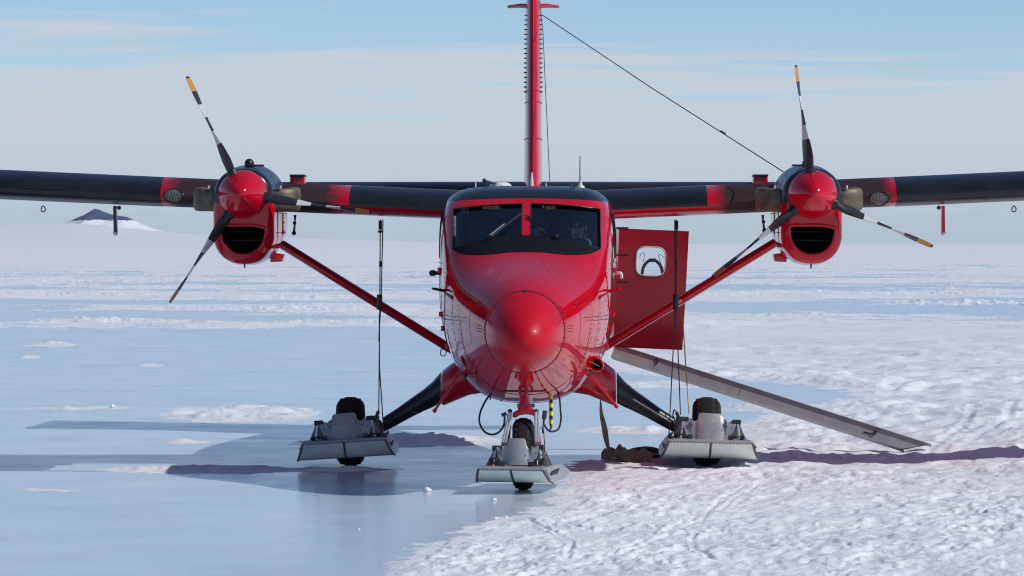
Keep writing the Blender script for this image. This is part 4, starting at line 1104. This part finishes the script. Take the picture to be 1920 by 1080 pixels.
for s in (-1, 1):
    # red root fairing and black tapering leg
    def bl_(p, hx_, hy_, hz_, n=16): return [(p[0] + hx_ * math.cos(a) * 0, p[1] + hy_ * math.copysign(abs(math.cos(a)) ** .6, math.cos(a)), p[2] + hz_ * math.copysign(abs(math.sin(a)) ** .6, math.sin(a))) for a in np.linspace(0, 2 * PI, n + 1)[:-1]]
    A_, B_ = L(900, 702, 4.5), L(832, 722, 4.5)
    xr = abs(B_.x)
    rt = MB().loft([bl_((s * .40, 4.5, 1.02), 0, .62, .25), bl_((s * .62, 4.5, .97), 0, .56, .235), bl_((s * xr, 4.5, .815), 0, .36, .19), bl_((s * (xr + .02), 4.5, .81), 0, .33, .165)]).build('gear_fairing', M_RED, plane, sharp=50)
    pts = [((826, 727), .16, .30), ((812, 739), .135, .26), ((795, 750), .115, .23), ((770, 765), .10, .2), ((745, 781), .088, .17), ((718, 797), .08, .14)]
    rings = []
    for (pp, hz_, hy_) in pts:
        p = L(*pp, 4.5); rings.append(bl_((s * abs(p.x), 4.5, p.z), 0, hy_, hz_))
    leg = MB().loft(rings).build('gear_leg', M_LEG, plane, sharp=50)
    p = L(776, 775, 4.3); MB().box((s * abs(p.x), 4.32, p.z), (.05, .04, .04)).build('leg_bracket', M_BLACK, leg, bevel=.008)
    if s > 0: MB().tube([L(1187, 748, 4.1), L(1258, 791, 4.22)], .008, 6).build('brake_pipe', M_CREAM, leg)
    p = L(713, 800, 4.45); c = Vector((s * abs(p.x), 4.45, p.z))
    ax = MB().tube([c, (s * 1.72, 4.53, .36)], [.075, .06], 12).build('axle', M_BLACK, leg)
    MB().box(c + Vector((s * .0, -.1, -.04)), (.075, .1, .17)).build('axle_block', M_STEEL, leg, bevel=.01)
    # links and hose at the ski pivot
    q_ = L(706, 780, 4.2) if s < 0 else L(1272, 782, 4.2)
    MB().tube([q_, q_ + Vector((0, 0, -.10))], .028, 9).build('pivot_link', M_STEEL, leg)
    MB().tube([q_ + Vector((s * -.0, -.02, .0)), q_ + Vector((-s * .02, -.03, .05))], .018, 8).build('pivot_link', M_STEEL, leg)
    e0 = L(1263, 795, 4.2) if s > 0 else L(712, 795, 4.2)
    if s > 0:
        MB().tube(catmull([L(1275, 790, 4.2), L(1270, 775, 4.2), L(1264, 769, 4.2), L(1262, 780, 4.2), L(1268, 793, 4.2)], 6), .008, 6).build('hydraulic_hose', M_HOSE, leg)
    # knotted lashing at the toe corner
    cpx = (722, 815) if s < 0 else (1258, 818)
    c = L(*cpx, 3.7); lash = MB()
    for k in range(7): lash.ball(c + Vector((rnd.uniform(-.03, .03), rnd.uniform(-.04, .04), rnd.uniform(-.035, .035))), rnd.uniform(.012, .022), 7, 5)
    lash.build('lashing', M_STEEL, leg)

# nose gear: drag link, fork, oleo struts, hoses, striped towing tube
ngear = MB().tube([L(987, 722, .15), L(986, 752, .1), L(986, 765, .05)], [.062, .062, .058], 18).build('nose_gear', M_CHROME, plane)
MB().tube([L(986, 757, .1), L(986, 764, .1)], .085, 18).build('strut_collar', M_STEEL, ngear)
for s in (-1, 1):
    MB().tube([L(980 + s * 2, 716, -.12), L(981 + s * 7, 733, -.13), L(981 + s * 3, 747, -.14), L(981 + s * 6, 768, -.16)], [.016, .018, .02, .024], 8).build('torque_link', M_RED, ngear)
MB().prism([(x, z) for x, z in plate_from([(962, 772), (972, 768), (977, 756), (979, 743), (984, 743), (988, 756), (994, 767), (1006, 771), (1008, 780), (1001, 783), (993, 778), (982, 777), (970, 779), (962, 784), (957, 782), (957, 775)], 981, -.15)], -.17, .06, 0).build('fork_crown', M_RED, ngear, bevel=.018)
for s in (-1, 1):
    px_ = 981 + s * 27
    t0, t1 = L(980 + s * 25, 777, 0), L(981 + s * 31, 850, 0)
    MB().loft([[(p.x + a * .022, p.y + b2 * .06, p.z) for a, b2 in ((-1, -1), (1, -1), (1, 1), (-1, 1))] for p in (t0, t1)]).build('fork_leg', M_RED, ngear, bevel=.01)
    for k in (0, 1):
        if s < 0: a, b2 = L(955.5 + k * 4.5, 774, -.2), L(942 + k * 5, 832, -.28)
        else: a, b2 = L(1004.5 + k * 5, 773, -.2), L(1004 + k * 5, 832, -.28)
        MB().tube([a, b2], .0125, 9).build('oleo_strut', M_CHROME, ngear)
    MB().tube([b2 + Vector((-.035, 0, .0)), b2 + Vector((.02, 0, .0))], .022, 9).build('oleo_foot', M_ALUD, ngear)
    MB().ball(L(981 + s * 25, 771, -.18), .022).build('crown_bolt', M_STEEL, ngear)
MB().tube([L(1007, 833, -.3), L(1007, 872, -.42)], .008, 7).build('link_rod', M_STEEL, ngear)
MB().tube([L(1019, 800, -.2), L(1022, 835, -.3), L(1021, 868, -.4)], .007, 7).build('link_rod', M_STEEL, ngear)
MB().tube([L(1022, 770, -.1), L(1020, 786, -.1)], .022, 9).tube([L(1020, 786, -.1), L(1018, 812, -.12)], .010, 7).build('ski_actuator', M_STEEL, ngear)
MB().tube([L(944, 774, -.1), L(946, 780, -.1)], .026, 9).tube([L(946, 780, -.1), L(946, 800, -.12)], .010, 7).build('ski_actuator', M_STEEL, ngear)
MB().tube(catmull([L(921, 738, .3), L(911, 751, .2), L(901, 772, .1), L(899, 792, .05), L(908, 809, 0), L(923, 815, 0), L(937, 809, -.05), L(945, 795, -.08), L(946, 780, -.1)], 6), .0095, 8).build('hydraulic_hose', M_HOSE, ngear)
MB().tube(catmull([L(1045, 732, .3), L(1049, 745, .25), L(1051, 770, .2), L(1052, 785, .15), L(1048, 803, .1), L(1038, 809, .05), L(1028, 807, 0), L(1021, 797, -.05)], 6), .0095, 8).build('hydraulic_hose', M_HOSE, ngear)
mid_ = L(1033, 800, .25)
tube_ = MB().tube([L(1033, 740, .35), L(1033, 797, .35)], .0165, 12).build('striped_tube', M_BLACK, ngear)
for y0_, y1_ in ((741, 748.5), (756.5, 764), (771.5, 779), (787, 795.5)):
    MB().tube([L(1033.2, y0_, .349), L(1033.2, y1_, .349)], .0185, 12).build('yellow_band', M_YEL, ngear)
MB().tube([L(1033, 797, .35), L(1033, 803, .3), L(1030, 808, .2)], [.014, .008, .010], 8).build('tube_clip', M_STEEL, ngear)
for px_, z0_, z1_, m__ in ((916, 727, 738, M_WHITE), (920, 736, 750, M_STEEL), (941, 742, 753, M_STEEL), (1057, 736, 741, M_RED)):
    MB().tube([L(px_, z0_, .9), L(px_ - 1, z1_, .9)], .008, 6).build('belly_drain', m__, plane)
# black gap line under the nose
MB().tube([hit_front(x, .93 - .0, .002) for x in np.linspace(-.2, .2, 14)], .008, 6).build('gear_door_gap', M_SEAM, plane)

# ---------------------------------------------------------------- open cargo door, aft left side
DY = 7.0
def dpt(u, v, o=0.0):
    """u across (0 hinge, 1 free edge), v down; the panel keeps the bulge of the hull side"""
    t = L(1157 + (1292 - 1157) * u, 428 + 5.5 * u, DY); b2 = L(1148 + (1280 - 1148) * u, 651 + 6 * u, DY)
    p = t.lerp(b2, v)
    return Vector((p.x, DY + .05 * (v - .35) ** 2 * 4 + .05 * u + o, p.z))
wx0, wx1, wz0, wz1 = (1195 - 1157) / 134, (1250 - 1157) / 134, (462 - 430) / 224, (517 - 430) / 224
def door_outline(n=10): return [(0, 0), (1, 0), (1, 1), (0, 1)]
win = [(wx0 + (wx1 - wx0) * (.5 + .5 * math.copysign(abs(math.cos(a)) ** .55, math.cos(a))), wz0 + (wz1 - wz0) * (.5 + .5 * math.copysign(abs(math.sin(a)) ** .55, math.sin(a)))) for a in np.linspace(0, 2 * PI, 33)[:-1]]
def outer_pt(i):
    """point of the door edge facing window point i"""
    cu, cv = (wx0 + wx1) / 2, (wz0 + wz1) / 2; du, dv = win[i][0] - cu, win[i][1] - cv
    ts = []
    if du > 1e-6: ts.append((1 - cu) / du)
    if du < -1e-6: ts.append((0 - cu) / du)
    if dv > 1e-6: ts.append((1 - cv) / dv)
    if dv < -1e-6: ts.append((0 - cv) / dv)
    t = min(ts); return cu + du * t, cv + dv * t
mb = MB(); rings_f = []; rings_b = []
K = 7
outs = [list(outer_pt(i)) for i in range(32)]
for tu, tv in ((0, 0), (1, 0), (1, 1), (0, 1)):      # snap the nearest ray to each corner
    j = min(range(32), key=lambda i: (outs[i][0] - tu) ** 2 + (outs[i][1] - tv) ** 2); outs[j] = [tu, tv]
loops = []
for k in range(K): 
    t = k / (K - 1); loops.append([(win[i][0] + (outs[i][0] - win[i][0]) * t, win[i][1] + (outs[i][1] - win[i][1]) * t) for i in range(32)])
front = [[dpt(u, v, 0) for u, v in lp_] for lp_ in loops]; back = [[dpt(u, v, .055) for u, v in lp_] for lp_ in loops]
mb.loft(front + back[::-1] + [front[0]], (False, False))
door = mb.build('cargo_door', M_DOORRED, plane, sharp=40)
MB().tube([dpt(u, v, -.004) for u, v in win], .008, 6, closed=True).build('window_seal', M_CREAM, door)
MB().loft([[dpt(u, v, .02) for u, v in win], [dpt(u, v, .025) for u, v in win]]).build('window_pane', M_SGLASS2 if 'M_SGLASS2' in globals() else glass('door_window_glass', (0.93, 0.95, 0.96), 0.5), door)
MB().tube(catmull([L(1203, 520, 7.12), L(1206, 502, 7.12), L(1214, 491, 7.12), L(1223, 487, 7.12), L(1232, 491, 7.12), L(1240, 502, 7.12), L(1243, 520, 7.12)], 4), .017, 8).build('door_hoop', simple('blue_black_hoop', (.02, .025, .05), .4), door)
MB().tube([L(1217, 488, 7.10), L(1229, 488, 7.10)], .021, 10).build('hoop_grip', M_BLACK, door)
for c_ in ([(1199, 482), (1204, 474), (1208, 477), (1206, 492)], [(1246, 484), (1238, 477), (1235, 480), (1239, 494)]):
    MB().tube(catmull([L(*q_, 7.1) for q_ in c_], 4), .0035, 5).build('window_cord', M_ROPE, door)
for py_ in (427.5, 478, 529):
    MB().tube([L(1150, py_, 6.98), L(1178, py_, 6.96)], .010, 7).build('door_hinge', M_STEEL, door)
MB().loft([[dpt(.0, v, -.004) + Vector((-.02, 0, 0)), dpt(.0, v, -.004) + Vector((.022, 0, 0)), dpt(0, v, .02) + Vector((.022, 0, 0)), dpt(0, v, .02) + Vector((-.02, 0, 0))] for v in np.linspace(.01, .33, 4)]).build('hinge_strip', M_WHITE, door)
MB().loft([[dpt(.0, v, -.004) + Vector((-.016, 0, 0)), dpt(.0, v, -.004) + Vector((.012, 0, 0)), dpt(0, v, .02) + Vector((.012, 0, 0)), dpt(0, v, .02) + Vector((-.016, 0, 0))] for v in np.linspace(.80, .93, 3)]).build('hinge_strip', M_WHITE, door)

# ---------------------------------------------------------------- loading ramp
P0 = Wp(1150, 657, 7.95)
P1 = min((Wp(1750, 847, yy) for yy in np.arange(4.5, 9.0, .05)), key=lambda p: abs(p.z - ground_z(p.x, p.y)))      # where the line of sight meets the snow
gz = ground_z(P1.x, P1.y); P1.z = gz - .005
ra = (P1 - P0); Lr = ra.length; ra.normalize()
rn = Vector((0.0, -1, 0.25)); rn = (rn - ra * rn.dot(ra)).normalized(); ru = rn.cross(ra); ru = ru if ru.z > 0 else -ru
hw_ = .076
ramp_o = thing('loading_ramp', 'long grey metal ramp channel numbered 9 leaning from plane to snow', 'ramp', (P1.x, P1.y, gz))
base = Vector((P1.x, P1.y, gz))
def rp(t, u, n_): return P0 + ra * t + ru * u + rn * n_ - base
def bar(u0, u1, n0, n1, te=Lr, ts=0.0, cut=1.0):
    def E(t, sl): return [rp(t + (sl * (u + hw_) * cut * 1.8), u, n_) for u, n_ in ((u0, n0), (u1, n0), (u1, n1), (u0, n1))]
    return MB().loft([E(ts, 0), E(te * .5, 0), E(te - .32, 0)] + [[rp(te - .05 - (hw_ - u) * 0.0 + (-(u + hw_) * -0.0) - (0.30 * (hw_ - u) / (2 * hw_)), u, n_) for u, n_ in ((u0, n0), (u1, n0), (u1, n1), (u0, n1))]])
bar(-hw_, hw_, 0, .008).build('ramp_web', M_RAMP, ramp_o)
bar(hw_ - .006, hw_ + .001, -.10, .026).build('ramp_flange', M_RAMP, ramp_o)
bar(-hw_ - .001, -hw_ + .006, -.10, .045).build('ramp_flange', M_RAMP, ramp_o)
t_k = 0.82 * Lr
MB().tube([rp(t_k, .012, .0), rp(t_k, .012, .03)], .022, 10).build('ramp_bolt', simple('rusty_bolt', (.07, .04, .03), .7), ramp_o)
MB().tube([rp(t_k - .12, -.02, .012), rp(t_k - .02, -.012, .012)], .006, 6).build('ramp_scratch_plate', M_STEEL, ramp_o)
MB().tube([rp(.40 * Lr, -hw_, .0095), rp(.40 * Lr, hw_ - .02, .0095)], .003, 5).build('ramp_joint', M_TRIM, ramp_o)
def text_part(txt, size, mtx, m, name, parent):
    cu = bpy.data.curves.new(name, 'FONT'); cu.body = txt; cu.size = size; cu.extrude = .001; cu.align_x = 'CENTER'; cu.align_y = 'CENTER'
    to = bpy.data.objects.new(name, cu); COL.objects.link(to)
    dg = bpy.context.evaluated_depsgraph_get(); me = bpy.data.meshes.new_from_object(to.evaluated_get(dg))
    bpy.data.objects.remove(to); me.transform(mtx)
    me.materials.clear(); me.materials.append(m)
    o = bpy.data.objects.new(name, me); COL.objects.link(o); o.parent = parent; return o
def face_mtx(t, u, n_):
    mt = Matrix((ra, ru, rn)).transposed().to_4x4(); mt.translation = rp(t, u, n_); return mt
t9 = min(np.arange(.1, 1.2, .005), key=lambda t: abs(960 + F * (P0 + ra * t).x / ((P0 + ra * t).y - CY) - 1229))
MB().box(rp(t9, .004, .0092), (.11, .001, .125), Matrix((ra, rn, ru)).transposed()).build('number_patch', M_ALU, ramp_o)
text_part('9', .125, face_mtx(t9, .004, .0115), M_INK, 'number_mark', ramp_o)

# ---------------------------------------------------------------- straps and bag on the snow
def ribbon(path, w, up, th=.004, tw=None):
    P = [Vector(p) for p in path]; rings = []
    for i, p in enumerate(P):
        u = Vector(up[i] if isinstance(up, list) else up).normalized(); t = (P[min(i + 1, len(P) - 1)] - P[max(i - 1, 0)]).normalized()
        n_ = t.cross(u).normalized(); ww = w[i] if isinstance(w, list) else w
        rings.append([p + u * ww / 2 + n_ * th, p - u * ww / 2 + n_ * th, p - u * ww / 2 - n_ * th, p + u * ww / 2 - n_ * th])
    return MB().loft(rings)
top_ = Wp(1126, 748, 5.2); low_ = Wp(1143, 849, 5.25)
path = catmull([top_, Wp(1127.5, 775, 5.2), Wp(1133, 800, 5.22), Wp(1137, 825, 5.24), low_, Wp(1147, 860, 5.3)], 5)
nP = len(path); ups = [(math.cos(.15 + 1.4 * i / nP * 1.0), math.sin(.9 * math.sin(PI * i / nP)) + .9 - 1.3 * math.sin(PI * i / nP), 0) for i in range(nP)]
wd = [.012 + .055 * math.sin(PI * min(1, i / (nP - 1) * 1.05)) ** 1.2 for i in range(nP)]
strap = ribbon(path, wd, ups, .003).build('hanging_strap', M_OLIVE)
tag(strap, 'dark olive strap hanging from the red belly down to the snow', 'strap')
bz = ground_z(Wp(1165, 866, 5.35).x, 5.35)
bun = thing('strap_bundle', 'crumpled olive brown webbing heap lying under the aircraft belly', 'strap', (Wp(1170, 866, 5.35).x, 5.35, bz))
bloc = Vector(bun.location)
def crumple(c, rx, ry, rz_, seed, name):
    rr_ = random.Random(seed); mb = MB(); n, m_ = 20, 12; rings = []
    ph = [rr_.uniform(0, 6.3) for _ in range(6)]
    for i in range(m_ + 1):
        b2 = PI * (i / m_) * .98 + .01; ring_ = []
        for j in range(n):
            a = 2 * PI * j / n
            k = 1 + .22 * math.sin(3 * a + ph[0] + 2 * b2) + .16 * math.sin(5 * a - 3 * b2 + ph[1]) + .12 * math.sin(7 * b2 + ph[2] + a)
            ring_.append((c[0] + rx * k * math.sin(b2) * math.cos(a), c[1] + ry * k * math.sin(b2) * math.sin(a), max(.0, c[2] + rz_ * k * math.cos(b2))))
        rings.append(ring_)
    return mb.loft(rings).build(name, M_OLIVE, bun, sharp=30)
crumple((-.14, .02, .045), .07, .10, .07, 3, 'crumpled_fold'); crumple((.10, .05, .02), .10, .12, .045, 9, 'crumpled_fold')
for k, (x0, dx, z, w_, lift) in enumerate(((-.19, .045, .06, .11, .115), (-.06, .05, .085, .14, .165), (.02, .07, .06, .11, .135), (.12, .12, .05, .12, .105), (.20, .07, .06, .10, .13), (-.11, .06, .05, .09, .07))):
    yy0 = -.10 - .03 * (k % 3)
    P = catmull([(x0 - dx, yy0 - .04, .012), (x0 - dx * 1.05, yy0, z * .75), (x0 - .2 * dx, yy0 + .05, lift * .72), (x0 + dx * .5, yy0 + .03, lift * .5), (x0 + dx * 1.3, yy0 - .02, .035), (x0 + dx * .6, yy0 - .07, .014), (x0 - dx * .5, yy0 - .09, .012)], 6)
    ribbon(P, w_, (0.35 * math.sin(k * 2.0), .62, .75), .004).build('webbing_loop', M_OLIVE, bun)
bagl = Wp(1212, 861, 5.75); gzb = ground_z(bagl.x, 5.75)
bag = thing('flat_bag', 'flat black bag with pale tag beside the right ski', 'bag', (bagl.x, 5.75, gzb))
MB().prism([(-.15, 0), (.145, 0), (.15, .05), (.12, .105), (-.10, .115), (-.17, .10)], -.12, .12, .4).build('bag_body', M_BAG, bag, bevel=.02)
MB().box((.105, -.10, .055), (.05, .008, .014)).build('bag_tag', M_WHITE, bag)
MB().tube(catmull([(-.16, -.1, .10), (-.05, -.1, .125), (.06, -.09, .122), (.13, -.09, .10)], 5), .008, 6).build('bag_piping', simple('tan_piping', (.16, .11, .05), .8), bag)

# ---------------------------------------------------------------- people in the cockpit
def skin_mesh(name, verts, edges, radii, m, parent, sub=2, root=0):
    me = bpy.data.meshes.new(name); me.from_pydata([tuple(v) for v in verts], edges, [])
    o = bpy.data.objects.new(name, me); COL.objects.link(o)
    md = o.modifiers.new('skin', 'SKIN'); md.use_smooth_shade = True
    for i, r in enumerate(radii):
        sv = me.skin_vertices[0].data[i]; sv.radius = r if isinstance(r, tuple) else (r, r); sv.use_root = (i == root)
    ss = o.modifiers.new('sub', 'SUBSURF'); ss.levels = sub; ss.render_levels = sub
    dg = bpy.context.evaluated_depsgraph_get(); dg.update()
    m2 = bpy.data.meshes.new_from_object(o.evaluated_get(dg)); o.modifiers.clear(); o.data = m2; bpy.data.meshes.remove(me)
    m2.materials.clear(); m2.materials.append(m)
    for p in m2.polygons: p.use_smooth = True; p.material_index = 0
    o.parent = parent; return o
def sitter(label, hx_, hy_, hz_, cap, turn):
    """seated figure; (hx, hy, hz) is the centre of the head, facing the nose of the aircraft"""
    w = plane.matrix_basis @ Vector((hx_, hy_, hz_ - .77))
    t = thing('person', label, 'person', w)
    t.rotation_euler = (0, 0, turn)
    hz0 = .77
    V = [(0, 0, .10), (0, 0, .26), (0, 0, .42), (0, -.005, .535), (0, 0, .60), (0, -.01, .66), (0, -.012, .72), (0, -.008, .79), (0, .0, .85),
         (-.17, 0, .52), (-.24, -.06, .32), (-.20, -.26, .24), (-.16, -.38, .27), (.17, 0, .52), (.24, -.06, .32), (.20, -.26, .24), (.16, -.38, .27),
         (-.10, -.05, .06), (-.12, -.42, .08), (-.12, -.46, -.28), (.10, -.05, .06), (.12, -.42, .08), (.12, -.46, -.28),
         (0, -.108, .745)]
    E = [(0, 1), (1, 2), (2, 3), (3, 4), (4, 5), (5, 6), (6, 7), (7, 8), (3, 9), (9, 10), (10, 11), (11, 12), (3, 13), (13, 14), (14, 15), (15, 16), (0, 17), (17, 18), (18, 19), (0, 20), (20, 21), (21, 22), (6, 23)]
    Rr = [(.15, .11), (.15, .11), (.16, .11), (.11, .085), (.052, .055), (.058, .07), (.07, .088), (.075, .092), (.055, .065), .06, .048, .04, .035, .06, .048, .04, .035, .085, .065, .05, .085, .065, .05, .012]
    skin_mesh('body', V, E, Rr, M_SKIN, t)
    jv, je, jr = V[:4] + V[9:12] + V[13:16], [(0, 1), (1, 2), (2, 3), (3, 4), (4, 5), (5, 6), (3, 7), (7, 8), (8, 9)], [(.17, .13), (.175, .13), (.185, .13), (.13, .10), .078, .066, .056, .078, .066, .056]
    skin_mesh('jacket', jv, je, jr, M_JACKET, t)
    pv = [V[0], V[17], V[18], V[19], V[20], V[21], V[22]]
    skin_mesh('trousers', pv, [(0, 1), (1, 2), (2, 3), (0, 4), (4, 5), (5, 6)], [(.165, .12), .1, .08, .065, .1, .08, .065], M_JACKET, t)
    if cap:
        MB().ball((0, .012, .80), (.105, .12, .105), 16, 10).build('cap', M_CAP, t)
        MB().loft([[(.10 * math.cos(a), -.05 + z1 * .0 - r_ * abs(math.sin(a)), .80 + z1) for a in np.linspace(PI, 2 * PI, 13)] + [(.10 * math.cos(a), -.05 - r_ * abs(math.sin(a)), .79 + z1) for a in np.linspace(2 * PI, PI, 13)] for r_, z1 in ((.04, 0), (.13, -.012))]).build('cap_peak', M_CAP, t)
        MB().ball((0, .05, .70), (.1, .06, .09), 14, 8).build('hood', M_JACKET, t)
    else:
        MB().ball((0, .025, .815), (.098, .112, .085), 16, 10).ball((0, .055, .745), (.094, .07, .09), 14, 8).ball((-.05, -.07, .86), (.045, .035, .03), 10, 6).ball((.03, -.075, .862), (.055, .035, .03), 10, 6).ball((0.075, -.03, .845), (.03, .06, .04), 10, 6).build('hair', M_HAIR, t)
        MB().tube(catmull([(.10 * math.cos(a), .005 + .10 * math.sin(a), .605 + .012 * math.sin(3 * a)) for a in np.linspace(0, 2 * PI, 14)[:-1]], 2, True), .044, 10, closed=True).ball((.02, -.10, .56), (.10, .05, .07), 12, 8).build('scarf', M_SCARF, t)
        MB().box((.20, -.10, .42), (.06, .012, .22), Matrix.Rotation(.25, 3, 'Y')).build('shoulder_strap', M_STRAPB, t)
    sg = MB()
    for sx in (-1, 1):
        sg.ball((sx * .036, -.096, .775), (.031, .014, .023), 12, 7)
        sg.tube([(sx * .066, -.09, .778), (sx * .085, -.02, .785), (sx * .082, .03, .78)], .004, 6)
    sg.tube([(-.012, -.105, .782), (.012, -.105, .782)], .004, 6).build('sunglasses', simple('dark_lens', (.008, .008, .01), .12), t)
    MB().tube(catmull([(-.026, -.102, .695), (0, -.108, .692), (.026, -.102, .695)], 3), .006, 6).build('mouth', simple('lips', (.35, .12, .1), .5), t)
    for sx in (-1, 1): MB().ball((sx * .082, .01, .755), (.012, .022, .034), 8, 6).build('ear', M_SKIN, t)
    return t
sitter('dark haired person in sunglasses and grey scarf seated at the right windscreen', .497, 2.08, 2.478, False, R(-6))
sitter('person in brown peaked cap behind the centre windscreen post', .115, 2.62, 2.49, True, R(4))

# ---------------------------------------------------------------- small loose lumps of snow on the ice
M_LUMP = simple('snow_lump', (.86, .87, .9), .7, var=.05, bstr=.6, bs=60)
for k, (px_, py_, r_, lab) in enumerate(((801, 923, .034, 'largest white snow lump on the blue ice, between the two skis'), (926, 940, .024, 'small snow lump on ice just below the nose ski toe'),
                                         (929, 973, .013, 'left one of two tiny snow crumbs at the snow edge'), (949, 972, .015, 'right one of two tiny snow crumbs at the snow edge'),
                                         (673, 993, .010, 'lone tiny snow crumb on open ice below the left ski'), (210, 766, .035, 'snow lump on far ice at the left, beyond the wing shadow'))):
    y_ = F * H / (py_ - HY) + CY; p = Wp(px_, py_, y_); z0 = ground_z(p.x, y_)
    mb = MB().ball((0, 0, r_ * .55), (r_ * 1.15, r_ * .9, r_ * .75), 12, 8)
    rq = random.Random(k + 40); mb.v = [(x * (1 + rq.uniform(-.22, .22)), y * (1 + rq.uniform(-.22, .22)), max(-.004, z * (1 + rq.uniform(-.2, .2)))) for x, y, z in mb.v]
    o = mb.build('snow_lump', M_LUMP, None, sharp=25); o.location = (p.x, y_, z0 - .002)
    tag(o, lab, 'snow lump', 'loose snow lumps on the ice')

# ---------------------------------------------------------------- thin haze over the whole plain
hz = MB().box((0, 0, 28.5), (19400, 19400, 63)).build('haze', None, None, smooth=False)
hz['kind'] = 'stuff'
m = bpy.data.materials.new('thin_air'); m.use_nodes = True; nt = m.node_tree; nt.nodes.clear()
v = nt.nodes.new('ShaderNodeVolumePrincipled'); v.inputs['Density'].default_value = 2.6e-5; v.inputs['Color'].default_value = (.74, .83, .95, 1); v.inputs['Anisotropy'].default_value = 0.1
oo = nt.nodes.new('ShaderNodeOutputMaterial'); nt.links.new(v.outputs[0], oo.inputs['Volume'])
hz.data.materials.append(m)
